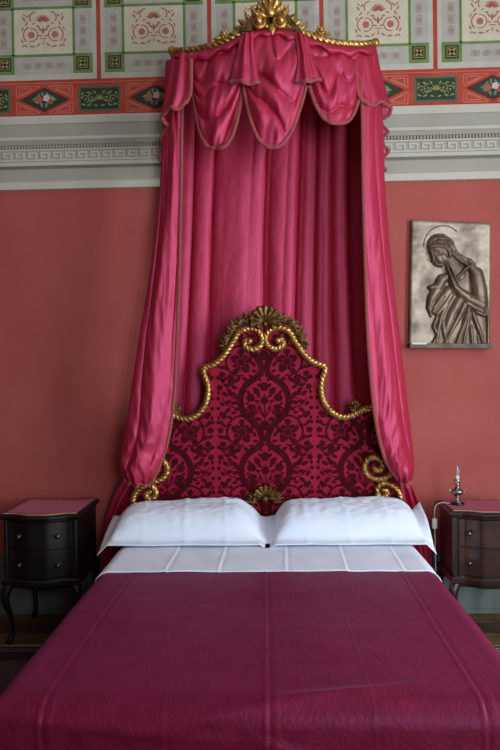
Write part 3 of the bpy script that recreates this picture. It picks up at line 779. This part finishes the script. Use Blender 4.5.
for sx in (-1, 1):
    b = B()
    for i, (dx, py, L, a) in enumerate([(9, 12, .085, 1.75), (13, 15, .080, 2.0), (17, 19, .075, 2.3), (21, 22, .075, 2.6), (25, 24, .07, 2.9), (29, 27.5, .07, 3.2), (12, 22, .07, 2.5), (19, 26, .07, 2.9), (5, 9, .07, 1.6)]):
        p = cp(270+sx*dx, py+3); a = a if sx < 0 else PI-a
        b.leaf((p.x, YC-.008-.008*(i % 2)+.0016*dx, p.z), a, L, .040, 0, .018, .18, lobes=3)
    b.done('acanthus_leaf', M['gold'], crown)
    px, py = ((224, 35.5), (320.5, 31.5))[sx > 0]; p = P(px, py, bow(px)); b = B()
    for k in range(6):
        a = 2*PI*k/6; b.ball((p.x+.017*math.cos(a), p.y-.012, p.z+.017*math.sin(a)), .011)
    b.ball((p.x, p.y-.02, p.z), .012); b.lathe([(.012, -.035), (.016, -.02), (.012, 0)], (p.x, p.y, p.z), 10)
    for s2 in (-1, 1): b.leaf((p.x+s2*.01, p.y-.01, p.z-.012), (0 if s2 > 0 else PI)-s2*.25, .055, .022, 0, .010, .1)
    b.done('rosette', M['gold'], crown)
b = B()
for k in range(5):
    p = cp(269, 3); a = PI/2+(k-2)*.42; b.leaf((p.x, YC-.02, p.z-.03), a, .062-.006*abs(k-2), .026, 0, .012, .25)
b.done('crest_tip', M['gold'], crown)

# ---- silk ---------------------------------------------------------------
def drape(name, left, right, fold, nu, nv, m=None, thick=.004, parent=None):
    """cloth between two edges (pixel, pixel, y); fold(u,v)-> (dx,dy,dz)"""
    Lc = catmull([P(*q) for q in left]); Rc = catmull([P(*q) for q in right]); v = []; f = []
    for j in range(nv+1):
        t = j/nv; A, C = at(Lc, t), at(Rc, t)
        for i in range(nu+1):
            u = i/nu; p = A.lerp(C, u); d = fold(u, t, p); v.append(p+Vector(d))
    for j in range(nv):
        for i in range(nu):
            a = j*(nu+1)+i; f.append((a, a+nu+1, a+nu+2, a+1))
    o = mesh(name, v, f, m or M['silk'], parent, True)
    md = o.modifiers.new('thickness', 'SOLIDIFY'); md.thickness = thick; md.offset = 0
    return o, v
# back curtain, close to the wall
def hump(w, k=.55): return abs(math.cos(PI*w))**k
def fb(u, t, p):
    w = u*7.6+.6*math.sin(u*8+.5*t)+.35*nz(u*4, t*1.2, 2)+.2
    a = .052+.004*t
    d = a*hump(w, .42)+.012*hump(w*2.6+.3*t, .8)*(.4+.6*nz(u*3, t*2, 9)) + .012*nz(u*7, t*4, 5)+.005*nz(u*18, t*14, 6)
    return (.008*math.sin(2*PI*w), -d, 0)
o, _ = drape('back_curtain', [(176, 60, -.040), (170, 250, -.040), (160, 420, -.040), (150, 560, -.040)], [(372, 55, -.040), (372, 250, -.040), (378, 420, -.040), (390, 560, -.040)], fb, 220, 120)
tag(o, 'crimson silk curtain hanging in pleats on the wall behind the headboard', 'curtain')

def side(side_sign):
    s = side_sign
    if s < 0:
        inner = [(184, 60, -.36), (182, 110, -.37), (181, 180, -.38), (179.5, 260, -.38), (177, 340, -.375), (174, 395, -.37), (169, 435, -.37), (161, 462, -.365), (152, 482, -.35)]
        outer = [(166, 62, -.28), (163.5, 110, -.29), (160.5, 180, -.32), (152, 260, -.35), (139, 340, -.37), (130, 400, -.38), (124, 440, -.38), (120, 466, -.36), (124, 480, -.33)]
        lab = 'crimson silk side curtain tied back beside the black bedside chest'
    else:
        inner = [(359, 55, -.36), (362, 110, -.37), (363, 180, -.38), (365, 260, -.38), (368, 340, -.375), (373, 400, -.37), (379, 438, -.37), (387, 463, -.365), (397, 478, -.35)]
        outer = [(378, 55, -.2), (382, 110, -.2), (384.5, 180, -.2), (391, 260, -.2), (400, 340, -.21), (407, 400, -.22), (411, 435, -.20), (414, 462, -.22), (412, 481, -.25)]
        lab = 'crimson silk side curtain tied back beside the bronze relief'
    root = thing('side_curtain', lab, 'curtain', tuple(P(*outer[-1])), 'silk side curtains')
    def ff(u, t, p):
        uu = u if s < 0 else 1-u                # 0 at outer edge, 1 at leading edge
        env = math.sin(PI*min(1, uu*1.0))**.6
        w = uu*1.5+.45*nz(uu*2, t*3, s)+.2*t
        bul = .020+(.03 if s < 0 else .05)*sstep(.25, .95, t)
        d = bul*math.sin(PI*uu)+ (.026+.006*t)*(abs(math.cos(PI*w))**.6-.5)*env + .012*nz(uu*4, t*8, s*3)*env + (.010+.024*sstep(.5, .95, t))*(.35-abs(nz(uu*3+t*2, t*13-uu*2, s*4)))*env + .010*(.35-abs(nz(uu*5-t*6, t*9, s*7)))*env
        bot = sstep(.86, 1.0, t)                # gathered bottom
        d += .030*math.sin(PI*sstep(.8, 1.0, t))*env - .05*bot**2*env + .016*bot*math.cos(uu*26+1.5*math.sin(uu*7))*env
        return (0.0, -d, -.022*bot*math.sin(PI*uu)+.012*bot*math.cos(uu*21)*env)
    L_, R_ = (outer, inner) if s < 0 else (inner, outer)
    o, v = drape('silk_panel', L_, R_, ff, 90, 190, parent=root)
    edge = catmull([P(a, c, y-.004) for a, c, y in inner])
    B().rope(edge, .0115, pitch=.03, lobes=4, depth=.2, step=.006, n=10, flat=.7).done('braid_trim', M['trim'], root)
    be = [v[190*91+i]+Vector((0, -.004, 0)) for i in range(0, 91, 3)]
    B().rope(be, .0105, pitch=.03, lobes=4, depth=.2, step=.006, n=10, flat=.7).done('braid_trim', M['trim'], root)
    # tail hanging below the tie
    if s < 0: Lt, Rt = [(126, 476, -.2), (113, 500, -.16), (104, 530, -.15), (97, 610, -.15)], [(148, 480, -.19), (140, 500, -.15), (136, 530, -.14), (134, 610, -.14)]
    else: Lt, Rt = [(393, 478, -.19), (398, 500, -.15), (400, 530, -.14), (402, 610, -.14)], [(409, 478, -.2), (419, 505, -.16), (429, 540, -.15), (433, 610, -.15)]
    def ft(u, t, p): return (0, -.022*math.cos(2*PI*(u*2.6+.3*math.sin(t*3)))*sstep(0, .3, t)-.006*nz(u*5, t*7, 3), 0)
    drape('curtain_tail', Lt, Rt, ft, 50, 40, parent=root)
side(-1); side(1)

# valance: swags and tails below the rail
val = thing('valance', 'swagged crimson silk valance with braid edging below the gilt crown', 'valance', (0.03, -.45, 3.3))
def railpt(px):
    best = min(range(len(rail_px)-1), key=lambda i: 0 if rail_px[i][0] <= px <= rail_px[i+1][0] else min(abs(rail_px[i][0]-px), abs(rail_px[i+1][0]-px))+1)
    (x0, y0), (x1, y1) = rail_px[best], rail_px[best+1]; t = max(0, min(1, (px-x0)/(x1-x0))); return y0+(y1-y0)*t
# gathered heading band
hv = [(a, railpt(a)+2.0) for a in range(174, 375, 4)]
v = []; f = []; nb = 7
for i, (a, y) in enumerate(hv):
    for j in range(nb+1):
        t = j/nb; dep = 9.5+2.2*math.sin(a*.31)+1.5*math.sin(a*.13+1)
        v.append(P(a, y+dep*t, bow(a)-.020-.034*math.sin(PI*t)-.006*math.sin(a*.5+t*2)))
for i in range(len(hv)-1):
    for j in range(nb):
        a = i*(nb+1)+j; f.append((a, a+1, a+nb+2, a+nb+1))
o = mesh('heading_band', v, f, M['silk'], val); o.modifiers.new('t', 'SOLIDIFY').thickness = .005
def swag(xa, xb, ya, yb, ybot, xm, pw=2.0, yo=-.02, nf=4.5, seed=0, xa2=None, xb2=None, name='swag'):
    """cloth sagging between two points of the rail; catenary folds"""
    nu, nv = 60, 70; v = []; f = []
    xa2 = xa if xa2 is None else xa2; xb2 = xb if xb2 is None else xb2
    for j in range(nv+1):
        t = j/nv
        for i in range(nu+1):
            u = -1+2*i/nu
            px = (xa+(xb-xa)*(u+1)/2)*(1-t)+(xa2+(xb2-xa2)*(u+1)/2)*t
            px += (xm-(xa2+xb2)/2)*t*(1-u*u)
            top = railpt(px)+3
            side_y = ya+(yb-ya)*(u+1)/2
            bot = side_y+(ybot-side_y)*(1-abs(u)**pw)
            y = top+(bot-top)*t**1.05
            sag = (1-u*u)**.7
            fo = 2*hump(nf*.8*t+.25*math.sin(u*2.3+seed)+.5*u*(1 if seed % 2 else -.6)+.8*nz(u*1.5, t*1.8, seed), .6)-1.1
            d = -.040*sag*math.sin(PI*min(1, t*1.05))-.022*fo*sag*(.35+.65*math.sin(PI*t*.95))
            d += -.030*nz(u*1.9+t*.8, t*2.6-u*.5, seed+2)*sag - .010*nz(u*5+t*3, t*6, seed+4)*sag
            v.append(P(px, y, bow(px)+yo+d))
    for j in range(nv):
        for i in range(nu):
            a = j*(nu+1)+i; f.append((a, a+nu+1, a+nu+2, a+1))
    o = mesh(name, v, f, M['silk'], val); md = o.modifiers.new('thickness', 'SOLIDIFY'); md.thickness = .004; md.offset = 0
    e = [v[nv*(nu+1)+i]+Vector((0, -.004, 0)) for i in range(nu+1)]
    tb = B().rope(e, .0120, pitch=.03, lobes=4, depth=.22, step=.006, n=10, flat=.7).done('braid_trim', M['trim'], o)
swag(186, 248, 92, 88, 148.5, 216, 3.2, 0.0, 4.2, 1, 193, 243)
swag(240, 309, 84, 86, 147.5, 272, 2.5, -.015, 3.6, 2, 243, 306)
swag(306, 364, 86, 84, 123.5, 338, 3.0, 0.0, 3.8, 3, 309, 362)
# pleated tabs between the swags
def tab(pts_l, pts_r, seed, yo):
    Lq = [(a, c, bow(a)+yo) for a, c in pts_l]; Rq = [(a, c, bow(a)+yo) for a, c in pts_r]
    def ff(u, t, p):
        return (0, -.030*math.sin(PI*u)*(.4+.6*t)-.010*math.cos(2*PI*(u*2+.1*seed))*math.sin(PI*u)-.006*nz(u*4, t*4, seed), .010*math.sin(PI*u*2+seed)*t)
    o, v = drape('tab', Lq, Rq, ff, 30, 34, parent=val)
    e = [v[34*31+i]+Vector((0, -.004, 0)) for i in range(31)]
    B().rope(e, .0120, pitch=.03, lobes=4, depth=.22, step=.006, n=10, flat=.7).done('braid_trim', M['trim'], o)
tab([(241, 36), (237, 52), (233, 68), (229.5, 84)], [(253, 32), (254, 50), (256.5, 68), (259.5, 84)], 1, -.055)
tab([(295, 32), (297, 50), (297, 66), (295, 83)], [(306, 36), (311, 52), (316, 68), (321, 82)], 2, -.055)
# side tails with braided cascade
def tail(s):
    if s < 0:
        Lq = [(172, 54, -.33), (168.5, 75, -.36), (165, 95, -.38), (161.5, 116, -.38)]
        Rq = [(191, 54, -.42), (191, 72, -.45), (190.5, 92, -.45), (187, 102, -.44)]
        zig = [(161.5, 116, -.38), (164, 122, -.36), (169, 127, -.34), (164, 132, -.32), (161, 139, -.30), (165, 145, -.27), (162, 152, -.25), (160, 158, -.24), (162.5, 163, -.22)]
    else:
        Lq = [(355, 50, -.375), (356, 70, -.40), (357, 90, -.40), (362, 101, -.39)]
        Rq = [(376, 47, -.24), (380, 68, -.2), (385, 88, -.17), (391, 107, -.15)]
        zig = [(391, 107, -.16), (389, 115, -.14), (381, 120, -.13), (383.5, 127, -.13), (388, 132, -.14), (382.5, 138, -.12), (384, 146, -.12), (388.5, 151, -.12), (383.5, 158, -.11), (383, 166, -.11), (386.5, 171, -.11)]
    def ff(u, t, p):
        uu = u if s < 0 else 1-u
        e = math.sin(PI*u)
        return (0, -.035*e*(.4+.6*t)-.014*e*math.cos(2*PI*(uu*1.8+.2*t)), .018*t*t*math.sin(PI*uu*2)*e - .012*t*t*e)
    o, v = drape('tail', Lq, Rq, ff, 44, 44, parent=val)
    col0 = 44 if s < 0 else 0
    e = [v[j*45+col0]+Vector((0, -.004, 0)) for j in range(45)]
    bt = [v[44*45+i]+Vector((0, -.004, 0)) for i in range(45)]
    e = e+(bt[::-1] if s < 0 else bt)
    zz = catmull([P(*q) for q in zig])
    B().rope(e+zz[1:], .0125, pitch=.03, lobes=4, depth=.22, step=.006, n=10, flat=.7).done('braid_trim', M['trim'], o)
    # cascade of folds behind the zigzag
    inn = [((174 if s < 0 else 374), c, -.16) for a, c, y in zig]
    zg = [(a, c, y+.004) for a, c, y in zig]
    fl = lambda u, t, p: (0, -.012*math.sin(PI*u)*math.cos(t*22), 0)
    drape('cascade', zg if s < 0 else inn, inn if s < 0 else zg, fl, 14, 60, parent=val)
tail(-1); tail(1)

# ================================================================== RELIEF
TLc, TRc, BLc, BRc = [P(a, c, 0) for a, c in ((410.4, 220.9), (489, 224.3), (408, 347.9), (488.6, 348.6))]
def rel(x, y, h):
    """crop coordinates 90..437 x 92..655 -> slab surface, h metres proud"""
    s, t = (x-90)/347, (y-92)/563
    p = TLc.lerp(TRc, s).lerp(BLc.lerp(BRc, s), t); return Vector((p.x, -.036-h, p.z))
plq = thing('relief_plaque', 'grey bronze relief of a veiled figure praying, hung on the red wall', 'relief', tuple(BLc.lerp(BRc, .5)))
v = []; f = []; nx_, ny_ = 60, 90
for j in range(ny_+1):
    for i in range(nx_+1):
        x, y = 90+347*i/nx_, 92+563*j/ny_
        ed = min(i, nx_-i, j, ny_-j)
        h = .004*nz(x*.012, y*.012, 3)+.0025*nz(x*.04, y*.04, 9)-(.006 if ed == 0 else 0)
        v.append(rel(x, y, h))
for j in range(ny_):
    for i in range(nx_):
        a = j*(nx_+1)+i; f.append((a, a+nx_+1, a+nx_+2, a+1))
rim = list(range(nx_+1))+[j*(nx_+1)+nx_ for j in range(1, ny_+1)]+[ny_*(nx_+1)+i for i in range(nx_-1, -1, -1)]+[j*(nx_+1) for j in range(ny_-1, 0, -1)]
k = len(v); v += [Vector((v[i].x, -.001, v[i].z)) for i in rim]
for i in range(len(rim)):
    f.append((rim[i], rim[(i+1) % len(rim)], k+(i+1) % len(rim), k+i))
f.append(tuple(k+i for i in range(len(rim))))
fixn(mesh('slab', v, f, M['slab'], plq))
b = B()
def hull(x0, x1, y0, y1, h0, h1, m, name):
    vv = [rel(x, y, h) for h in (h0, h1) for y in (y0, y1) for x in (x0, x1)]
    o = mesh(name, vv, [(0, 2, 3, 1), (4, 5, 7, 6), (0, 1, 5, 4), (2, 6, 7, 3), (0, 4, 6, 2), (1, 3, 7, 5)], m, plq, False); fixn(o)
hull(88, 438, 636, 656, -.034, .040, M['bronzed'], 'ledge')
hull(96, 158, 633, 641, .030, .0415, M['bright'], 'worn_plate')
STK = [  # strokes: (x, y, radius, height mm)
 [(318, 330, 52, 20), (300, 450, 62, 22), (292, 560, 92, 20), (296, 632, 112, 20)],
 [(360, 470, 60, 22), (372, 632, 54, 22)],
 [(214, 206, 60, 44), (228, 212, 58, 44)],
 [(198, 240, 32, 47), (206, 258, 28, 47), (216, 275, 18, 44)], [(222, 250, 30, 46), (232, 262, 24, 42)],
 [(172, 230, 9, 47), (178, 250, 7, 49), (183, 274, 7, 52)], [(170, 236, 6, 50), (192, 236, 7, 51), (206, 240, 6, 50)], [(192, 284, 7, 49), (204, 290, 8, 47), (222, 291, 10, 44)],
 [(168, 211, 9, 46), (182, 210, 12, 49), (210, 208, 13, 50), (236, 214, 13, 50), (250, 232, 13, 49), (256, 252, 11, 46)],
 [(250, 195, 24, 47), (272, 222, 18, 45), (290, 245, 15, 43), (318, 260, 16, 41), (342, 270, 17, 39), (362, 280, 12, 34)],
 [(262, 236, 12, 47), (280, 254, 11, 45), (305, 272, 12, 42), (330, 284, 11, 38)],
 [(255, 262, 32, 36), (285, 305, 40, 32), (300, 330, 40, 30)],
 [(352, 284, 11, 44), (322, 305, 10, 44), (295, 335, 9, 44), (272, 352, 8, 42)],
 [(352, 300, 24, 40), (372, 325, 36, 44), (386, 390, 38, 46), (392, 455, 36, 46)],
 [(392, 462, 34, 50), (345, 440, 30, 54), (305, 412, 25, 56), (280, 388, 19, 56)],
 [(278, 390, 17, 58), (262, 350, 15, 56), (252, 322, 9, 52), (243, 300, 5, 46)], [(288, 372, 12, 52), (272, 335, 10, 50), (262, 308, 6, 46), (256, 296, 4, 42)],
 [(250, 335, 18, 34), (225, 352, 26, 36), (208, 385, 24, 38), (178, 390, 15, 36), (170, 388, 9, 32)],
 [(205, 395, 26, 34), (182, 440, 24, 32), (172, 480, 16, 26), (180, 515, 8, 20)], [(250, 405, 28, 40), (215, 450, 24, 38), (188, 495, 15, 30)], [(262, 420, 20, 42), (232, 470, 18, 36), (205, 505, 12, 28)],
 [(300, 445, 26, 40), (270, 500, 24, 36), (250, 560, 18, 30), (238, 600, 8, 24)], [(322, 460, 20, 42), (295, 520, 18, 38), (262, 585, 12, 32), (240, 632, 9, 28)],
 [(338, 480, 14, 40), (318, 550, 13, 36), (292, 632, 12, 34)], [(345, 500, 12, 36), (330, 570, 12, 34), (318, 632, 11, 34)],
 [(355, 500, 15, 40), (378, 560, 14, 38), (402, 630, 10, 36)], [(392, 490, 18, 44), (352, 470, 16, 46), (330, 455, 14, 46)], [(405, 440, 12, 40), (413, 500, 10, 34), (405, 508, 10, 36), (370, 495, 10, 42)],
 [(415, 430, 8, 30), (424, 540, 9, 28), (424, 632, 10, 28)], [(250, 450, 14, 36), (222, 520, 12, 32), (212, 570, 11, 30), (206, 632, 12, 28)], [(205, 520, 9, 26), (192, 560, 9, 26), (208, 600, 8, 26), (192, 632, 10, 24)],
 [(230, 540, 10, 30), (236, 590, 9, 28), (250, 632, 10, 30)], [(350, 560, 12, 32), (356, 632, 12, 32)], [(380, 600, 10, 30), (384, 632, 10, 30)]]
GRV = [[(196, 243), (208, 246), (222, 240)], [(200, 283), (212, 281)], [(258, 318), (272, 352), (284, 380)], [(262, 330), (268, 345)], [(176, 190), (200, 176), (230, 178), (254, 196), (276, 228), (330, 268)], [(166, 202), (196, 192), (226, 194), (246, 208)], [(186, 162), (216, 160), (250, 176)], [(342, 330), (350, 400), (345, 430)], [(310, 450), (280, 530), (244, 612)], [(350, 505), (370, 565), (392, 630)], [(232, 430), (195, 480)], [(215, 415), (185, 455)], [(330, 500), (305, 570), (278, 630)]]
def segd(px, py, a, c):
    dx, dy = c[0]-a[0], c[1]-a[1]; l = dx*dx+dy*dy
    t = max(0, min(1, ((px-a[0])*dx+(py-a[1])*dy)/l)) if l else 0
    return math.hypot(px-a[0]-t*dx, py-a[1]-t*dy), t
def relh(x, y):
    H = 0
    for s_ in STK:
        for i in range(len(s_)-1):
            a, c = s_[i], s_[i+1]
            if abs(x-(a[0]+c[0])/2) > abs(a[0]-c[0])/2+max(a[2], c[2]) or abs(y-(a[1]+c[1])/2) > abs(a[1]-c[1])/2+max(a[2], c[2]): continue
            d, t = segd(x, y, a, c); r = a[2]+(c[2]-a[2])*t
            if d < r:
                h = (a[3]+(c[3]-a[3])*t)*(1-(d/r)**2.2)**.68
                if h > H: H = h
    if H > 2:
        for g in GRV:
            for i in range(len(g)-1):
                d, t = segd(x, y, g[i], g[i+1])
                if d < 5: H -= 5*(1-(d/5)**2)
    return H*.001
GX, GY = 150, 244; gx = lambda i: 142+293*i/GX; gy = lambda j: 136+498*j/GY
HH = [[relh(gx(i), gy(j)) for i in range(GX+1)] for j in range(GY+1)]
for _ in range(1):
    HH = [[(HH[j][i]*4+HH[max(j-1, 0)][i]+HH[min(j+1, GY)][i]+HH[j][max(i-1, 0)]+HH[j][min(i+1, GX)])/8 for i in range(GX+1)] for j in range(GY+1)]
idx = {}; v = []; f = []
def vi(i, j):
    if (i, j) not in idx: idx[(i, j)] = len(v); v.append(rel(gx(i), gy(j), HH[j][i]-.006))
    return idx[(i, j)]
for j in range(GY):
    for i in range(GX):
        if max(HH[j][i], HH[j+1][i], HH[j][i+1], HH[j+1][i+1]) > .001: f.append((vi(i, j), vi(i, j+1), vi(i+1, j+1), vi(i+1, j)))
mesh('praying_figure', v, f, M['bronze'], plq)
hal = [rel(232+86*math.cos(a), 205-92*math.sin(a), .002) for a in [PI*1.02-i*PI*.75/30 for i in range(31)]]
B().rope(hal, .0035, lobes=0, depth=0, step=.006, n=8).done('halo', M['bronze'], plq)

# ================================================================== BEDSIDE CHESTS
def chest(X0, X1, label, wood, front, Yf=-.50, Yb=-.06, ku=.52):
    """two-drawer chest with a serpentine front on short cabriole legs"""
    cx = (X0+X1)/2; hw = (X1-X0)/2
    root = thing('bedside_chest', label, 'bedside chest', (cx, (Yf+Yb)/2, 0), 'bedside chests')
    def fy(u, out=0):     # serpentine: corners straight, centre bowed to the room
        a = abs(u)
        return Yf-out-.045*(0.5+.5*math.cos(PI*min(1, max(0, (a-.18)/.62))))
    def slab(z0, z1, ov, name, m, n=28, bev=.006):
        v = []; f = []
        lay = [(z0, -bev), (z0+bev, 0), (z1-bev, 0), (z1, -bev)]
        for z, d in lay:
            ring = [(cx+(-1+2*i/n)*(hw+ov+d), fy(-1+2*i/n, ov+d), z) for i in range(n+1)] + [(cx+hw+ov+d, Yb, z), (cx-hw-ov-d, Yb, z)]
            v += ring
        k = n+3
        for l in range(3):
            for i in range(k): f.append((l*k+i, l*k+(i+1) % k, (l+1)*k+(i+1) % k, (l+1)*k+i))
        f.append(tuple(range(k))[::-1]); f.append(tuple(3*k+i for i in range(k)))
        return fixn(mesh(name, v, f, m, root, False))
    slab(.385, .742, -.012, 'body', wood)
    slab(.742, .772, .016, 'top', wood, bev=.010)
    slab(.735, .745, .004, 'cornice_moulding', wood, bev=.003)
    slab(.352, .392, .008, 'base_moulding', wood, bev=.008)
    # drawers: curved fronts
    for z0, z1 in ((.400, .556), (.566, .730)):
        n = 24; v = []; f = []; m_ = .89
        for (zz0, zz1, d, uu) in ((z0, z1, -.010, m_), (z0, z1, .000, m_), (z0+.006, z1-.006, .007, m_-.02)):
            for z in (zz0, zz1):
                for i in range(n+1):
                    u = (-1+2*i/n)*uu; v.append((cx+u*(hw-.012), fy(u, -.012+d), z))
        k = n+1
        for l in range(2):
            for i in range(n):
                a0, a1 = (2*l)*k+i, (2*l+1)*k+i; c0, c1 = (2*l+2)*k+i, (2*l+3)*k+i
                f.append((a0, a0+1, c0+1, c0)); f.append((a1, c1, c1+1, a1+1))
            f.append(((2*l)*k, (2*l+2)*k, (2*l+3)*k, (2*l+1)*k)); f.append(((2*l)*k+n, (2*l+1)*k+n, (2*l+3)*k+n, (2*l+2)*k+n))
        for i in range(n): f.append((4*k+i, 4*k+i+1, 5*k+i+1, 5*k+i)); f.append((i, k+i, k+i+1, i+1))
        dr = fixn(mesh('drawer', v, f, front, root, False))
        for sx in (-1, 1):
            u = sx*ku; x = cx+u*hw; yk = fy(u, -.012); zk = (z0+z1)/2
            bb = B(); bb.lathe([(.013, 0), (.013, .004), (.006, .007), (.006, .016), (.013, .022), (.015, .028), (.010, .034), (.001, .036)], (0, 0, 0), 14)
            bb.v = [Vector((x+p.x, yk-p.z-.002, zk+p.y)) for p in bb.v]
            bb.done('knob', M['brass'], dr)
    for sx in (-1, 1):       # corner pilasters
        B().box(cx+sx*(hw-.015)-.011, cx+sx*(hw-.015)+.011, Yf+.004, Yf+.03, .395, .735, .006).done('corner_post', front, root, False)
    # cabriole legs
    for sx in (-1, 1):
        for back in (0, 1):
            yl = Yf+.035 if not back else Yb-.035; sy = -1 if not back else 1
            x = cx+sx*(hw-.035)
            path = catmull([Vector((x, yl, .37)), Vector((x+sx*.026, yl+sy*.022, .31)), Vector((x+sx*.028, yl+sy*.024, .25)), Vector((x+sx*.002, yl+sy*.004, .14)), Vector((x-sx*.002, yl, .06)), Vector((x+sx*.010, yl+sy*.010, .022)), Vector((x+sx*.016, yl+sy*.016, .0))])
            B().rope(path, .030, lobes=0, depth=0, ref=(1, 0, 0), step=.012, n=12, taper=lambda t: 1.0-.55*sstep(0, .7, t)+.20*sstep(.8, .95, t)).done('leg', wood, root)
    slab(.325, .353, -.03, 'apron', wood, bev=.006)
    return root, fy, cx, hw, Yb
LX0, LX1 = -1.585, -1.142
RX0, RX1 = 1.034, 1.48
rootL, fyL, cxL, hwL, YbL = chest(LX0, LX1, 'almost black two-drawer bedside chest under a rose cloth', M['wood_shaded'], M['wood_shaded'])
rootR, fyR, cxR, hwR, YbR = chest(RX0, RX1, 'brown walnut two-drawer bedside chest carrying the silver lamp', M['wood'], M['woodl'], Yb=-.19, ku=.60)
def cloth(fy, cx, hw, Yb, label, corners=None):
    n = 30; v = []; f = []; z = .7725
    for j in range(9):
        t = j/8
        for i in range(n+1):
            u = -1+2*i/n; yf_ = fy(u, .004); y = yf_+(Yb-.02-yf_)*t
            v.append((cx+u*(hw-.004), y, z+.0045+.0012*nz(u*3, t*4, cx)))
    for j in range(8):
        for i in range(n):
            a = j*(n+1)+i; f.append((a, a+1, a+n+2, a+n+1))
    root = thing('table_cloth', label, 'cloth', (cx, (fy(1)+Yb)/2, z), 'cloths on the bedside chests')
    o = mesh('cloth', v, f, M['tcloth'], root); md = o.modifiers.new('t', 'SOLIDIFY'); md.thickness = .002; md.offset = -1; 
    e = [Vector(v[i])+Vector((0, -.001, 0)) for i in range(0, n+1)]
    B().rope(e, .0035, pitch=.01, lobes=3, depth=.2, step=.006, n=8).done('gimp_edge', M['gimp'], root)
cloth(fyL, cxL, hwL, YbL, 'rose cloth lying on the black bedside chest')
cloth(fyR, cxR, hwR, YbR, 'rose cloth lying under the silver lamp')

# ---- lamp ---------------------------------------------------------------
p = PZ(457.5, 504.5, .776); lx, ly = p.x, p.y; lz = .7796
lamp = thing('table_lamp', 'small silver urn lamp with a clear flame bulb on the rose cloth', 'lamp', (lx, ly, lz))
B().lathe([(.041, 0), (.042, .004), (.040, .010), (.030, .013), (.001, .014)], (lx, ly, lz), 28).done('base', M['black'], lamp)
B().lathe([(.026, .012), (.024, .017), (.010, .024), (.008, .034), (.012, .040), (.008, .044)], (lx, ly, lz), 24).done('stem', M['silver'], lamp)
B().lathe([(.008, .043), (.020, .050), (.031, .062), (.036, .073), (.037, .078), (.033, .083), (.024, .088), (.014, .096), (.011, .106), (.012, .112)], (lx, ly, lz), 28).done('urn', M['silver'], lamp)
for sx in (-1, 1):
    b = B(); b.rope(catmull([Vector((lx+sx*.030, ly, lz+.066)), Vector((lx+sx*.044, ly, lz+.078)), Vector((lx+sx*.050, ly, lz+.092))]), .005, lobes=0, depth=0, step=.004, n=8); b.done('handle', M['silver'], lamp)

B().lathe([(.012, .110), (.018, .116), (.013, .122), (.017, .132), (.019, .142), (.016, .148)], (lx, ly, lz), 20).done('socket', M['silver'], lamp)
B().lathe([(.012, .147), (.012, .168), (.010, .171), (.001, .172)], (lx, ly, lz), 18).done('candle_sleeve', M['ivory'], lamp)
B().lathe([(.006, .170), (.009, .178), (.0125, .190), (.012, .200), (.008, .214), (.003, .228), (.0008, .234)], (lx+.002, ly, lz), 18).done('bulb', M['bulb'], lamp)
xe = RX0-.040
cpts = [Vector((lx-.040, ly, lz+.004)), Vector((lx-.07, ly+.004, lz+.004)), Vector(((lx+xe)/2, ly+.006, lz+.006)), Vector((xe+.012, ly+.008, lz+.003)), Vector((xe-.012, ly+.008, lz-.022)), Vector((xe-.016, ly+.008, lz-.07)), Vector((xe-.014, ly+.01, lz-.2)), Vector((xe-.010, ly+.02, lz-.40)), Vector((xe-.006, ly+.06, lz-.62)), Vector((xe, ly+.16, lz-.76))]
B().rope(catmull(cpts), .0028, lobes=0, depth=0, ref=(0, 1, 0), step=.008, n=8).done('cord', M['cord'], lamp)
B().box(xe-.016-.015, xe-.016+.015, ly-.004, ly+.018, lz-.150, lz-.086, .008).done('switch', M['plastic'], lamp)

# ================================================================== RUGS
def rug(x0, x1, y0, y1, label, dark=False):
    root = thing('rug', label, 'rug', ((x0+x1)/2, (y0+y1)/2, 0), 'bedside rugs')
    B().box(x0, x1, y0, y1, .0005, .008).done('border', M['rugk'], root, False)
    def ring(i0, w, m, z, name):
        b = B(); a0, a1, b0, b1 = x0+i0, x1-i0, y0+i0, y1-i0
        b.box(a0, a1, b1-w, b1, .007, z); b.box(a0, a1, b0, b0+w, .007, z); b.box(a0, a0+w, b0+w, b1-w, .007, z); b.box(a1-w, a1, b0+w, b1-w, .007, z)
        b.done(name, m, root, False, False)
    ring(.022, .05, M['rugd'] if dark else M['rugc'], .0090, 'outer_band'); ring(.105, .05, M['rugk'] if dark else M['rugr'], .0092, 'middle_band'); ring(.175, .018, M['rugr'] if dark else M['rugc'], .0090, 'inner_band')
    B().box(x0+.2, x1-.2, y0+.2, y1-.2, .007, .0094).done('field', M['rugd'], root, False)
    b = B(); n = int((x1-x0)/.045)
    for i in range(n):
        x = x0+.03+i*.045
        if x > x1-.04: break
        b.prism([(x, 0), (x+.014, -.014), (x+.028, 0), (x+.014, .014)], 0, .0012)
    q = b.v; b.v = [Vector((p_.x, y1-.047+p_.z, .0101-p_.y)) for p_ in q]
    b.done('diamond_row', M['rugr'], root, False)
    b = B(); k = 0; x = x0+.006
    while x < x1-.01:
        b.box(x, x+.005, y1-.002, y1+.028+.004*math.sin(k*1.7), .0008, .004); x += .0105; k += 1
    o = b.done('fringe', M['rugc'], root, False, False); o['kind'] = 'stuff'
rug(-2.25, -.98, -2.7, -.535, 'dark patterned oriental rug on the floor before the black chest', True)
rug(.95, 2.25, -2.7, -.535, 'red and cream oriental rug on the floor before the walnut chest')
